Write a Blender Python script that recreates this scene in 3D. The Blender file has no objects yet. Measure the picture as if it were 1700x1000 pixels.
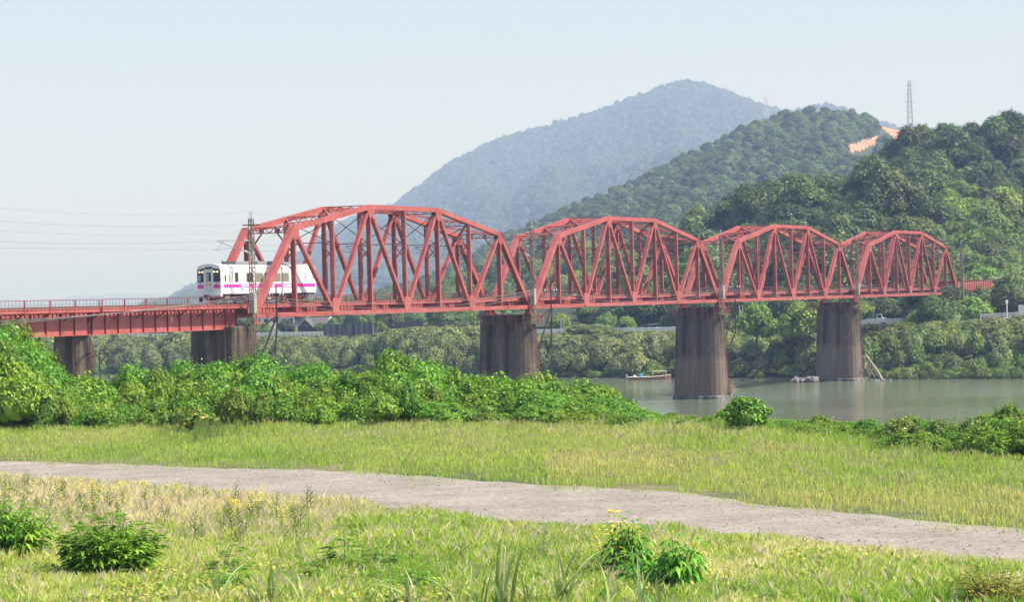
import bpy, bmesh, math, random
import numpy as np
from mathutils import Vector, Matrix, noise

S = bpy.context.scene
C = S.collection
rnd = random.Random(7)
R = math.radians

# ------------------------------------------------------------------ camera
FPX, PIT, ROLL, CZ = 4200.0, 0.00055, 0.02557, 5.0
cd = bpy.data.cameras.new('camera'); cam = bpy.data.objects.new('camera', cd); C.objects.link(cam)
cd.sensor_width = 36.0; cd.lens = FPX / 1700.0 * 36.0
cd.clip_start = 0.5; cd.clip_end = 60000
cam.matrix_world = Matrix.Translation((0, 0, CZ)) @ Matrix.Rotation(R(90) - PIT, 4, 'X') @ Matrix.Rotation(-ROLL, 4, 'Z')
S.camera = cam
# ------------------------------------------------------------------ sky, sun, exposure
SUN_EL, SUN_AZ = R(52), R(105)            # azimuth clockwise from +Y
w = bpy.data.worlds.new('World'); S.world = w; w.use_nodes = True
nt = w.node_tree; nt.nodes.clear()
sky = nt.nodes.new('ShaderNodeTexSky'); sky.sky_type = 'NISHITA'; sky.sun_disc = False
sky.sun_elevation = SUN_EL; sky.sun_rotation = SUN_AZ
sky.air_density = 1.0; sky.dust_density = 1.7; sky.ozone_density = 1.3; sky.altitude = 0
bg = nt.nodes.new('ShaderNodeBackground'); bg.inputs['Strength'].default_value = 0.097
wo = nt.nodes.new('ShaderNodeOutputWorld')
tint = nt.nodes.new('ShaderNodeMix'); tint.data_type = 'RGBA'; tint.blend_type = 'MULTIPLY'; tint.inputs[0].default_value = 1.0; tint.inputs[7].default_value = (1.0, .93, .99, 1)
nt.links.new(sky.outputs[0], tint.inputs[6]); nt.links.new(tint.outputs[2], bg.inputs[0]); nt.links.new(bg.outputs[0], wo.inputs[0])
sl = bpy.data.lights.new('sun', 'SUN'); sl.energy = 4.2; sl.angle = R(0.6); sl.color = (1.0, 0.965, 0.92)
so = bpy.data.objects.new('sun', sl); C.objects.link(so)
sdir = Vector((math.sin(SUN_AZ) * math.cos(SUN_EL), math.cos(SUN_AZ) * math.cos(SUN_EL), math.sin(SUN_EL)))
so.rotation_euler = sdir.to_track_quat('Z', 'Y').to_euler(); so.location = (60, -40, 120)
S.view_settings.view_transform = 'Standard'; S.view_settings.look = 'None'
S.view_settings.exposure = 1.05; S.view_settings.gamma = 1.0
HAZE_DENSITY = 2.35e-4; HAZE_G = 0.0

# ------------------------------------------------------------------ helpers
def ray(px, py):
    c, s = math.cos(ROLL), math.sin(ROLL)
    u, v = px - 850.0, py - 500.0
    u0, v0 = c * u - s * v, s * u + c * v
    Yc, Zc = 1.0, -v0 / FPX
    Y = Yc * math.cos(PIT) + Zc * math.sin(PIT); Z = -Yc * math.sin(PIT) + Zc * math.cos(PIT)
    return u0 / FPX / Y, Z / Y
def P(px, py, Y):
    a, b = ray(px, py); return Vector((a * Y, Y, CZ + b * Y))
def G(px, py, z=0.0):                     # where the line of sight meets height z
    a, b = ray(px, py); Y = (z - CZ) / b; return Vector((a * Y, Y, z))
def hy(px): return 497.7 - 0.02557 * (px - 850)
def interp(x, pts):
    xs = [p[0] for p in pts]; ys = [p[1] for p in pts]
    return float(np.interp(x, xs, ys))
def tag(o, label=None, cat=None, group=None, kind=None):
    if label: o['label'] = label
    if cat: o['category'] = cat
    if group: o['group'] = group
    if kind: o['kind'] = kind
    return o
def empty(name, loc=(0, 0, 0), rz=0.0):
    o = bpy.data.objects.new(name, None); o.location = loc; o.rotation_euler = (0, 0, rz)
    o.empty_display_size = 0.5; C.objects.link(o); return o
def link(name, me, parent=None):
    o = bpy.data.objects.new(name, me); C.objects.link(o)
    if parent is not None: o.parent = parent
    return o
def dup(o, parent=None):
    c = o.copy(); C.objects.link(c)
    c.parent = parent
    for ch in o.children: dup(ch, c)
    return c
def unit(v):
    return v / np.maximum(np.linalg.norm(v, axis=-1, keepdims=True), 1e-9)

class MB:
    """collects boxes, beams and tubes into one mesh"""
    def __init__(s): s.v = []; s.f = []; s.m = []
    def add(s, vs, fs, m=0):
        n = len(s.v); s.v += [tuple(v) for v in vs]
        s.f += [tuple(i + n for i in f) for f in fs]; s.m += [m] * len(fs)
    def box(s, x0, x1, y0, y1, z0, z1, m=0):
        s.add([(x0,y0,z0),(x1,y0,z0),(x1,y1,z0),(x0,y1,z0),(x0,y0,z1),(x1,y0,z1),(x1,y1,z1),(x0,y1,z1)],
              [(0,3,2,1),(4,5,6,7),(0,1,5,4),(1,2,6,5),(2,3,7,6),(3,0,4,7)], m)
    def beam(s, p0, p1, a, b, side=(0, 1, 0), m=0, off=(0, 0)):
        """a = width along 'side', b = width along the third axis"""
        p0, p1 = Vector(p0), Vector(p1); d = (p1 - p0).normalized(); sd = Vector(side)
        sd = (sd - d * sd.dot(d)).normalized(); t = d.cross(sd).normalized()
        o = sd * off[0] + t * off[1]
        vs = []
        for p in (p0, p1):
            for i, j in ((-1,-1),(1,-1),(1,1),(-1,1)): vs.append(p + o + sd * (a/2*i) + t * (b/2*j))
        s.add(vs, [(0,3,2,1),(4,5,6,7),(0,1,5,4),(1,2,6,5),(2,3,7,6),(3,0,4,7)], m)
    def tube(s, pts, r, n=6, m=0, r1=None, cap=True):
        pts = [Vector(p) for p in pts]; N = len(pts); vs = []; fs = []
        for i, p in enumerate(pts):
            d = (pts[min(i+1, N-1)] - pts[max(i-1, 0)]).normalized()
            a = Vector((0, 0, 1)) if abs(d.z) < .9 else Vector((1, 0, 0))
            x = d.cross(a).normalized(); y = d.cross(x)
            rr = r if r1 is None else r + (r1 - r) * i / (N - 1)
            for k in range(n):
                t = 2 * math.pi * k / n; vs.append(p + x * (rr*math.cos(t)) + y * (rr*math.sin(t)))
        for i in range(N - 1):
            for k in range(n):
                a = i*n + k; b = i*n + (k+1) % n; fs.append((a, a + n, b + n, b))
        if cap: fs.append(tuple(range(n))); fs.append(tuple(range((N-1)*n, N*n))[::-1])
        s.add(vs, fs, m)
    def prism(s, prof, ax, a0, a1, m=0):
        """profile (list of 2D) extruded along axis ax ('x','y','z')"""
        n = len(prof); vs = []
        for a in (a0, a1):
            for p, q in prof:
                vs.append((a, p, q) if ax == 'x' else (p, a, q) if ax == 'y' else (p, q, a))
        fs = [tuple(range(n))[::-1], tuple(range(n, 2*n))]
        for k in range(n): fs.append((k, (k+1) % n, n + (k+1) % n, n + k))
        s.add(vs, fs, m)
    def mesh(s, name, mats, smooth=False):
        me = bpy.data.meshes.new(name); me.from_pydata(s.v, [], s.f)
        for mt in (mats if isinstance(mats, (list, tuple)) else [mats]): me.materials.append(mt)
        if any(s.m): me.polygons.foreach_set('material_index', s.m)
        if smooth: me.polygons.foreach_set('use_smooth', [True] * len(s.f))
        bm = bmesh.new(); bm.from_mesh(me); bmesh.ops.recalc_face_normals(bm, faces=bm.faces); bm.to_mesh(me); bm.free()
        return me
    def obj(s, name, mats, parent=None, smooth=False):
        return link(name, s.mesh(name, mats, smooth), parent)

def mesh_np(name, V, F, mat, col=None, smooth=False):
    """fast mesh from numpy arrays; F is (n,3) or (n,4)"""
    V = np.asarray(V, np.float32); F = np.asarray(F, np.int32); k = F.shape[1]
    me = bpy.data.meshes.new(name)
    me.vertices.add(len(V)); me.vertices.foreach_set('co', V.ravel())
    me.loops.add(F.size); me.loops.foreach_set('vertex_index', F.ravel())
    me.polygons.add(len(F)); me.polygons.foreach_set('loop_start', np.arange(0, F.size, k, dtype=np.int32))
    me.polygons.foreach_set('loop_total', np.full(len(F), k, np.int32))
    if smooth: me.polygons.foreach_set('use_smooth', np.ones(len(F), bool))
    if col is not None:
        at = me.color_attributes.new('Col', 'FLOAT_COLOR', 'POINT')
        c4 = np.ones((len(V), 4), np.float32); c4[:, :3] = col; at.data.foreach_set('color', c4.ravel())
    me.update(calc_edges=True); me.validate()
    for m in (mat if isinstance(mat, (list, tuple)) else [mat]): me.materials.append(m)
    return me

# value noise in numpy
_rs = np.random.RandomState(11); _tab = _rs.rand(256, 256)
def vnoise(x, y):
    xi = np.floor(x).astype(int); yi = np.floor(y).astype(int); fx = x - xi; fy = y - yi
    fx = fx*fx*(3-2*fx); fy = fy*fy*(3-2*fy)
    g = lambda i, j: _tab[i & 255, j & 255]
    return (g(xi,yi)*(1-fx)+g(xi+1,yi)*fx)*(1-fy) + (g(xi,yi+1)*(1-fx)+g(xi+1,yi+1)*fx)*fy
def fbm(x, y, o=4):
    r = 0; a = .5; t = 0
    for k in range(o): r = r + a * vnoise(x * 2**k + 17*k, y * 2**k + 31*k); t += a; a *= .5
    return r / t

# ------------------------------------------------------------------ materials
def mat(name):
    m = bpy.data.materials.new(name); m.use_nodes = True; n = m.node_tree
    return m, n, n.nodes['Principled BSDF']
def nd(n, typ, **kw):
    x = n.nodes.new(typ)
    for k, v in kw.items(): setattr(x, k, v)
    return x
def ramp(n, fac, stops):
    r = n.nodes.new('ShaderNodeValToRGB'); e = r.color_ramp.elements
    while len(e) > 1: e.remove(e[-1])
    e[0].position = stops[0][0]; e[0].color = (*stops[0][1], 1)
    for p, c in stops[1:]:
        x = e.new(p); x.color = (*c, 1)
    n.links.new(fac, r.inputs[0]); return r.outputs[0]
def tnoise(n, scale, detail=4, rough=.55, vec=None, coord='Object', stretch=None):
    tc = nd(n, 'ShaderNodeTexCoord'); src = tc.outputs[coord]
    if stretch:
        mp = nd(n, 'ShaderNodeMapping'); mp.inputs['Scale'].default_value = stretch
        n.links.new(src, mp.inputs[0]); src = mp.outputs[0]
    t = nd(n, 'ShaderNodeTexNoise'); t.inputs['Scale'].default_value = scale
    t.inputs['Detail'].default_value = detail; t.inputs['Roughness'].default_value = rough
    n.links.new(src, t.inputs['Vector']); return t.outputs[0]
def mix(n, fac, a, b, typ='MIX'):
    m = nd(n, 'ShaderNodeMix', data_type='RGBA', blend_type=typ)
    for s, v in ((m.inputs[0], fac), (m.inputs[6], a), (m.inputs[7], b)):
        if isinstance(v, (int, float)): s.default_value = v
        elif isinstance(v, tuple): s.default_value = (*v, 1)
        else: n.links.new(v, s)
    return m.outputs[2]
def bump(n, b, h, strength=.3, dist=.05):
    x = nd(n, 'ShaderNodeBump'); x.inputs['Strength'].default_value = strength; x.inputs['Distance'].default_value = dist
    n.links.new(h, x.inputs['Height']); n.links.new(x.outputs[0], b.inputs['Normal'])
def plain(name, col, rough=.6, metal=0, var=.15, scale=3, emit=0):
    m, n, b = mat(name)
    c = tnoise(n, scale)
    lo = tuple(x*(1-var) for x in col); hi = tuple(min(1, x*(1+var)) for x in col)
    n.links.new(ramp(n, c, [(.3, lo), (.7, hi)]), b.inputs['Base Color'])
    b.inputs['Roughness'].default_value = rough; b.inputs['Metallic'].default_value = metal
    if emit:
        b.inputs['Emission Color'].default_value = (*col, 1); b.inputs['Emission Strength'].default_value = emit
    return m
def leaf_mat(name, dark, light, warm=None, tr=.35, rough=.5, objvar=.35):
    m, n, b = mat(name)
    g = nd(n, 'ShaderNodeNewGeometry'); oi = nd(n, 'ShaderNodeObjectInfo')
    stops = [(0, dark), (.75, light)]
    if warm: stops.append((1.0, warm))
    c = ramp(n, g.outputs['Random Per Island'], stops)
    hs = nd(n, 'ShaderNodeHueSaturation')
    mr = nd(n, 'ShaderNodeMapRange'); mr.inputs[3].default_value = 1-objvar; mr.inputs[4].default_value = 1+objvar
    n.links.new(oi.outputs['Random'], mr.inputs[0]); n.links.new(mr.outputs[0], hs.inputs['Value'])
    mh = nd(n, 'ShaderNodeMath', operation='MULTIPLY'); mh.inputs[1].default_value = 7.31; n.links.new(oi.outputs['Random'], mh.inputs[0])
    mf = nd(n, 'ShaderNodeMath', operation='FRACT'); n.links.new(mh.outputs[0], mf.inputs[0])
    m2 = nd(n, 'ShaderNodeMapRange'); m2.inputs[3].default_value = .478; m2.inputs[4].default_value = .518
    n.links.new(mf.outputs[0], m2.inputs[0]); n.links.new(m2.outputs[0], hs.inputs['Hue'])
    n.links.new(c, hs.inputs['Color'])
    n.links.new(hs.outputs[0], b.inputs['Base Color']); b.inputs['Roughness'].default_value = rough
    b.inputs['Specular IOR Level'].default_value = .35
    t = nd(n, 'ShaderNodeBsdfTranslucent'); ms = nd(n, 'ShaderNodeMixShader'); ms.inputs[0].default_value = tr
    n.links.new(hs.outputs[0], t.inputs[0]); n.links.new(b.outputs[0], ms.inputs[1]); n.links.new(t.outputs[0], ms.inputs[2])
    n.links.new(ms.outputs[0], n.nodes['Material Output'].inputs[0]); return m

def paint_red():
    m, n, b = mat('red_bridge_paint')
    base = ramp(n, tnoise(n, .55, 6, .6), [(.25, (.25,.052,.046)), (.5, (.355,.080,.070)), (.75, (.43,.130,.112))])
    rust = ramp(n, tnoise(n, 2.6, 8, .7, stretch=(1, 1, .35)), [(.54, (0,0,0)), (.70, (.75,.75,.75))])
    c = mix(n, rust, base, (.22,.055,.04))
    n.links.new(c, b.inputs['Base Color']); b.inputs['Roughness'].default_value = .55
    bump(n, b, tnoise(n, 9, 4), .15, .01); return m
M = {}
M['red'] = paint_red()
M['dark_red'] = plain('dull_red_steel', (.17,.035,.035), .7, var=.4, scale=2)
M['steel'] = plain('galvanised_steel', (.42,.41,.39), .5, .3, .3, 5)
M['black_steel'] = plain('dark_iron', (.035,.028,.025), .6, .2, .4, 5)
M['wire'] = plain('wire_dark', (.2,.2,.2), .6, 0, .1)
M['cable'] = plain('grey_cable', (.20,.185,.185), .6, 0, .2)
M['insul'] = plain('white_insulator', (.75,.75,.72), .3, 0, .05)
M['white'] = plain('white_train_paint', (.80,.80,.78), .35, 0, .04, 1.5)
M['lightgrey'] = plain('pale_grey_door_paint', (.66,.68,.66), .4, 0, .05)
M['magenta'] = plain('magenta_band_paint', (.78,.035,.36), .4, 0, .05)
M['glass'] = plain('dark_glass', (.018,.02,.024), .08, 0, .2)
M['curtain'] = plain('drawn_blind_behind_glass', (.20,.17,.13), .25, 0, .15, 2)
M['paleglass'] = plain('window_seen_through', (.30,.37,.42), .15, 0, .2)
M['black'] = plain('black_rubber', (.02,.02,.02), .6, 0, .3)
M['under'] = plain('underframe_grime', (.06,.05,.045), .8, 0, .5, 4)
M['lamp'] = plain('headlamp_lit', (1.0,.78,.42), .3, 0, 0, emit=1.2)
M['orange'] = plain('orange_disc_paint', (.85,.38,.02), .4, 0, .05)
M['blue'] = plain('blue_plastic', (.03,.19,.62), .4, 0, .1)
M['roofgrey'] = plain('train_roof_grey', (.16,.16,.165), .6, 0, .2)
M['wood'] = plain('weathered_sleeper_wood', (.12,.095,.075), .85, 0, .4, 4)
M['rail'] = plain('worn_rail', (.22,.15,.11), .4, .6, .3)
M['guard'] = plain('white_guardrail', (.86,.87,.87), .45, .1, .12, 1)
M['pole'] = plain('weathered_pole_wood', (.22,.17,.13), .85, 0, .3, 3)
M['conc_pole'] = plain('pale_concrete_pole', (.29,.275,.25), .8, 0, .2, 3)
M['drift'] = plain('bleached_driftwood', (.36,.28,.22), .85, 0, .2, 2)
M['rock'] = plain('grey_rock', (.17,.155,.15), .9, 0, .35, 1.5)
M['green_tarp'] = plain('green_tarpaulin', (.03,.34,.22), .5, 0, .2)
M['boat'] = plain('brown_boat_hull', (.22,.12,.09), .6, 0, .2)
M['boat_in'] = plain('pale_boat_gunwale', (.60,.50,.44), .6, 0, .15)
M['asphalt'] = plain('road_asphalt', (.07,.07,.068), .9, 0, .2, .5)
M['soil'] = plain('bare_brown_soil', (.30,.21,.14), .95, 0, .25, .3)
M['tile'] = plain('grey_roof_tile', (.10,.088,.085), .8, 0, .25, 1.2)
M['wall_dark'] = plain('dark_timber_wall', (.06,.055,.055), .8, 0, .3)
M['wall_pale'] = plain('pale_plaster', (.50,.49,.46), .8, 0, .12, .6)
M['redwall'] = plain('dull_red_sheet_wall', (.25,.05,.045), .7, 0, .25)
M['bark'] = plain('tree_bark', (.11,.085,.06), .9, 0, .3, 3)
M['pylon'] = plain('pylon_steel', (.30,.30,.28), .5, .2, .1)
M['pylon_red'] = plain('red_mast_paint', (.55,.13,.10), .5, 0, .1)
M['yellow'] = plain('yellow_petal', (.80,.66,.03), .5, 0, .1)
M['skyglint'] = plain('dull_sign_metal', (.42,.45,.47), .5, .2, .15)  # even grey metal of the signboard

def concrete(name, c0, c1, c2):
    m, n, b = mat(name)
    base = ramp(n, tnoise(n, .8, 6, .65), [(.25, c0), (.5, c1), (.75, c2)])
    st = ramp(n, tnoise(n, 1.0, 6, .6, stretch=(.9, .9, .05)), [(.40, (1, 1, 1)), (.56, (.05,.05,.05))])
    c = mix(n, st, base, tuple(x * .28 for x in c0))
    st2 = ramp(n, tnoise(n, 1.3, 5, .6, stretch=(2.2, 2.2, .04)), [(.56, (0, 0, 0)), (.70, (.7,.7,.7))])
    c = mix(n, st2, c, (.27, .195, .145))
    if name.startswith('stained'):
        tz = nd(n, 'ShaderNodeTexCoord'); sp = nd(n, 'ShaderNodeSeparateXYZ'); n.links.new(tz.outputs['Object'], sp.inputs[0])
        ad = nd(n, 'ShaderNodeMath', operation='MULTIPLY_ADD'); ad.inputs[1].default_value = 1.6; n.links.new(tnoise(n, .9, 4), ad.inputs[0]); n.links.new(sp.outputs[2], ad.inputs[2])
        mr = nd(n, 'ShaderNodeMapRange'); mr.inputs[1].default_value = -7.4; mr.inputs[2].default_value = -6.3; mr.inputs[3].default_value = 1; mr.inputs[4].default_value = 0; n.links.new(ad.outputs[0], mr.inputs[0])
        c = mix(n, mr.outputs[0], c, mix(n, .5, c, (.21, .16, .12)))
    # horizontal board-mark lines of the pours
    tc = nd(n, 'ShaderNodeTexCoord'); wv = nd(n, 'ShaderNodeTexWave', wave_type='BANDS', bands_direction='Z')
    wv.inputs['Scale'].default_value = .55; wv.inputs['Distortion'].default_value = .6
    n.links.new(tc.outputs['Object'], wv.inputs[0])
    ln = ramp(n, wv.outputs[1], [(.0, (.86,.86,.86)), (.10, (1,1,1))])
    c = mix(n, 1.0, c, ln, 'MULTIPLY')
    n.links.new(c, b.inputs['Base Color']); b.inputs['Roughness'].default_value = .92
    bump(n, b, tnoise(n, 5, 6, .7), .5, .04); return m
M['pier'] = concrete('stained_pier_concrete', (.068,.048,.034), (.115,.084,.061), (.19,.142,.107))
M['conc'] = concrete('grey_wall_concrete', (.16,.15,.15), (.22,.215,.21), (.30,.29,.28))

# ------------------------------------------------------------------ the lie of the land
TH = 0.43736; BO = Vector((-24.469, 239.355, CZ - 1.135)); PW = 7.8; SPAN = 62.4; GAP = .86; HW = 2.64
WATER = -9.6
EDGE = [(-2500, 150), (-400, 118), (0, 112), (500, 108), (1000, 104), (1080, 99), (1200, 96), (1450, 87), (1700, 80), (2400, 72), (5000, 64)]
SHORE = [(-2500, 900), (-600, 690), (0, 600), (300, 560), (560, 520), (760, 490), (900, 473), (1120, 446), (1300, 433), (1450, 421), (1700, 403), (2400, 360), (5000, 330)]
ROAD = [(-2500, 990), (-600, 760), (0, 665), (300, 610), (430, 582), (560, 556), (760, 522), (900, 503), (1120, 481), (1300, 464), (1480, 452), (1700, 437), (2400, 400), (5000, 370)]
RAILY = [(-2500, 560), (0, 556), (430, 553), (560, 550), (700, 549), (900, 547), (1120, 543), (1220, 539), (1350, 536), (1450, 531), (1540, 526), (1640, 521), (1700, 518), (5000, 440)]
def road_z(px):                           # road surface height, rail top is .85 above
    Y = interp(px, ROAD); return P(px, interp(px, RAILY), Y).z - .85
RZ = [(p, road_z(p)) for p in range(-2500, 5001, 100)]
def height(x, y):
    if y < 34:
        if y < 7: z = 3.4 if y > -6 else max(0, 3.4 - (-6 - y) * .4)
        else: t = min(1, (y - 7) / 17); z = 3.4 * (1 - t*t*(3-2*t))
        return z
    a = max(-.8, min(.98, x / y)); px = 850 + a * FPX
    e = interp(px, EDGE); sh = interp(px, SHORE); ro = interp(px, ROAD); rz = interp(px, RZ)
    if y <= e: return 0.0
    if y < e + 38:
        t = (y - e) / 38; return -12.2 * (t*t*(3-2*t))
    if y < sh - 22: return -12.2
    if y < sh: t = (y - sh + 22) / 22; return -12.2 + 2.6 * t
    if y < ro - 5:
        t = (y - sh) / max(1, ro - 5 - sh); return WATER + (rz - 1.2 - WATER) * (t ** .8) + .5 * math.sin(x * .21) * t * (1 - t)
    if y < ro + 9: return rz - .12
    t = min(1, (y - ro - 9) / 300); return rz - .2 + t * 1.0

def ground_mat():
    m, n, b = mat('ground_soil_and_turf')
    c = ramp(n, tnoise(n, .12, 8, .6), [(.3, (.06,.085,.022)), (.5, (.11,.13,.04)), (.7, (.22,.19,.10))])
    c2 = ramp(n, tnoise(n, 2.2, 6, .7), [(.35, (.55,.55,.55)), (.65, (1.15,1.15,1.1))])
    n.links.new(mix(n, 1.0, c, c2, 'MULTIPLY'), b.inputs['Base Color']); b.inputs['Roughness'].default_value = .95
    bump(n, b, tnoise(n, 6, 6, .7), .6, .08); return m
M['ground'] = ground_mat()
def build_ground():
    az = list(np.radians(np.arange(-16, 16.01, .16))) 
    az = [-math.pi + k * (math.pi - R(16)) / 30 for k in range(30)] + az + [R(16) + (k + 1) * (math.pi - R(16)) / 30 for k in range(29)]
    rs = [1.5, 4, 7, 10, 13] + list(np.arange(15, 36, 2.)) + list(np.arange(38, 80, 4.)) + list(np.arange(80, 165, 2.5)) + \
         list(np.arange(170, 330, 14.)) + list(np.arange(334, 640, 3.5)) + list(np.arange(650, 1000, 25.)) + [1100, 1300, 1600, 2000, 2600, 3400, 4500, 6000, 9000, 12000, 16500]
    V = [(0, 0, 3.4)]; F = []
    nA = len(az)
    for r in rs:
        for a in az:
            x, y = r * math.sin(a), r * math.cos(a); V.append((x, y, height(x, y)))
    for k in range(nA): F.append((0, 1 + k, 1 + (k+1) % nA))
    for i in range(len(rs) - 1):
        for k in range(nA):
            a = 1 + i*nA + k; b = 1 + i*nA + (k+1) % nA
            F.append((a, a + nA, b + nA, b))
    me = bpy.data.meshes.new('ground'); me.from_pydata(V, [], F); me.materials.append(M['ground'])
    bm = bmesh.new(); bm.from_mesh(me); bmesh.ops.recalc_face_normals(bm, faces=bm.faces)
    if sum(f.normal.z for f in bm.faces) < 0: bmesh.ops.reverse_faces(bm, faces=bm.faces)
    bm.to_mesh(me); bm.free()
    me.polygons.foreach_set('use_smooth', [True] * len(me.polygons))
    tag(link('ground', me), 'grassy riverside ground running from the levee to the far bank', kind='structure')
build_ground()

# water
def water():
    m, n, b = mat('murky_river_water')
    tc = nd(n, 'ShaderNodeTexCoord')
    b.inputs['Base Color'].default_value = (.17, .20, .13, 1)
    b.inputs['Roughness'].default_value = .06; b.inputs['IOR'].default_value = 1.33
    h1 = tnoise(n, .55, 5, .6, stretch=(1, .55, 1)); h2 = tnoise(n, 2.6, 3, .6, stretch=(1, .6, 1))
    patch = ramp(n, tnoise(n, .018, 3, .5, stretch=(1, .8, 1)), [(.42, (.25,.25,.25)), (.58, (1,1,1))])
    ad = mix(n, .35, h1, h2); hh = mix(n, 1.0, ad, patch, 'MULTIPLY')
    bump(n, b, hh, 1.0, .22)
    V = [(-1500, 40, WATER), (900, 40, WATER), (1300, 1400, WATER), (-1500, 1400, WATER)]
    me = bpy.data.meshes.new('river_water'); me.from_pydata(V, [], [(0, 1, 2, 3)]); me.materials.append(m)
    tag(link('river_water', me), 'calm murky green river flowing under the bridge', kind='structure')
water()

# gravel path
TOPE = [(-500, 757), (0, 769), (200, 775), (500, 787), (700, 800), (900, 815), (1100, 826), (1250, 845), (1400, 862), (1600, 880), (1700, 890), (2300, 960)]
BOTE = [(-500, 768), (0, 788), (200, 801), (450, 819), (610, 837), (800, 859), (950, 869), (1080, 877), (1300, 899), (1400, 907), (1540, 924), (1700, 946), (2300, 1040)]
def gravel_mat():
    m, n, b = mat('pale_gravel')
    c = ramp(n, tnoise(n, .5, 6, .6), [(.3, (.215,.185,.150)), (.7, (.33,.29,.245))])
    g = ramp(n, tnoise(n, 7, 8, .85), [(.38, (.58,.57,.56)), (.5, (1,1,1)), (.62, (1.3,1.3,1.3))])
    n.links.new(mix(n, 1., c, g, 'MULTIPLY'), b.inputs['Base Color']); b.inputs['Roughness'].default_value = .95
    bump(n, b, tnoise(n, 22, 4, .8), .7, .03); return m
M['gravel'] = gravel_mat()
def path():
    V = []; F = []; N = 520; K = 6
    for i in range(N + 1):
        px = -500 + 2800 * i / N
        a = G(px, interp(px, TOPE) - 2 - 6*min(1, max(0, (px - 420)/150)) + 7*(fbm(np.array([px*.02]), np.array([3.]))[0]-.5), .0)
        b = G(px, interp(px, BOTE) + 6 + 5*(fbm(np.array([px*.03]), np.array([9.]))[0]-.5), .0)
        for k in range(K + 1):
            p = a.lerp(b, k / K); z = .024 + .03 * math.sin(math.pi * k / K) - .018*math.exp(-((k/K-.3)*9)**2) - .018*math.exp(-((k/K-.7)*9)**2)
            V.append((p.x, p.y, z))
    for i in range(N):
        for k in range(K):
            q = i*(K+1) + k; F.append((q, q+1, q+K+2, q+K+1))
    me = bpy.data.meshes.new('gravel_path'); me.from_pydata(V, [], F); me.materials.append(M['gravel'])
    if me.polygons[0].normal.z < 0: me.flip_normals()
    tag(link('gravel_path', me), 'pale gravel track crossing the grass in front of the river', kind='structure')
path()

# far road with verge and retaining wall
def road_strip(off0, off1, dz0, dz1, name, m, label, px0=-1200, px1=3200, kind='structure', thick=None):
    V = []; F = []; n = 0
    for px in range(px0, px1 + 1, 20):
        Y = interp(px, ROAD); z = interp(px, RZ); a = ray(px, 530)[0]
        V += [(a*(Y+off0), Y+off0, z+dz0), (a*(Y+off1), Y+off1, z+dz1)]; n += 1
    for i in range(n - 1): F.append((2*i, 2*i+2, 2*i+3, 2*i+1))
    me = bpy.data.meshes.new(name); me.from_pydata(V, [], F); me.materials.append(m)
    return tag(link(name, me), label, kind=kind)
road_strip(.3, 7.0, 0, 0, 'riverside_road', M['asphalt'], 'riverside road behind the white guardrail on the far bank')
def retaining():
    mb = MB()
    for px in range(-1200, 3200, 20):
        a = []; 
        for q in (px, px + 20):
            Y = interp(q, ROAD); z = interp(q, RZ); s = ray(q, 530)[0]
            a.append([Vector((s*(Y-.9), Y-.9, z-2.6)), Vector((s*(Y-.4), Y-.4, z-.02)), Vector((s*(Y+.28), Y+.28, z-.02)), Vector((s*(Y+.28), Y+.28, z-2.6))])
        mb.add(a[0] + a[1], [(0,4,5,1),(1,5,6,2),(2,6,7,3)])
    o = mb.obj('retaining_wall', M['conc'])
    tag(o, 'low grey concrete retaining wall carrying the riverside road', 'retaining wall')
retaining()

# ------------------------------------------------------------------ hills
def forest_ground(name, c0, c1, sc, st=None):
    m, n, b = mat(name)
    c = ramp(n, tnoise(n, sc, 8, .75, stretch=st), [(.40, c0), (.60, c1)])
    n.links.new(c, b.inputs['Base Color']); b.inputs['Roughness'].default_value = .95
    
    v = nd(n, 'ShaderNodeTexVoronoi'); v.inputs['Scale'].default_value = sc * 4; tc = nd(n, 'ShaderNodeTexCoord'); n.links.new(tc.outputs['Object'], v.inputs['Vector'])
    inv = ramp(n, v.outputs['Distance'], [(0, (1,1,1)), (.8, (0,0,0))]); bump(n, b, inv, .8, .22 / sc * .5); return m
HILLS = {}
def proj(w):
    c, s = math.cos(ROLL), math.sin(ROLL); u = FPX*w.x/w.y; v = -FPX*(w.z-CZ)/w.y
    return 850 + c*u + s*v, 497.7 - s*u + c*v
def in_cut(x, y):
    n_ = 5*noise.noise(Vector((x*.12, y*.12, 1))); x += n_; y += n_*.6
    return (1455 < x < 1520 and 188 < y < 250 and y < 196 + (x-1448)*.85 and y > 184 + (x-1440)*.22) or (1408 < x < 1456 and 220 < y < 250 and abs((y-238) + (x-1432)*.35) < 7)
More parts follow.
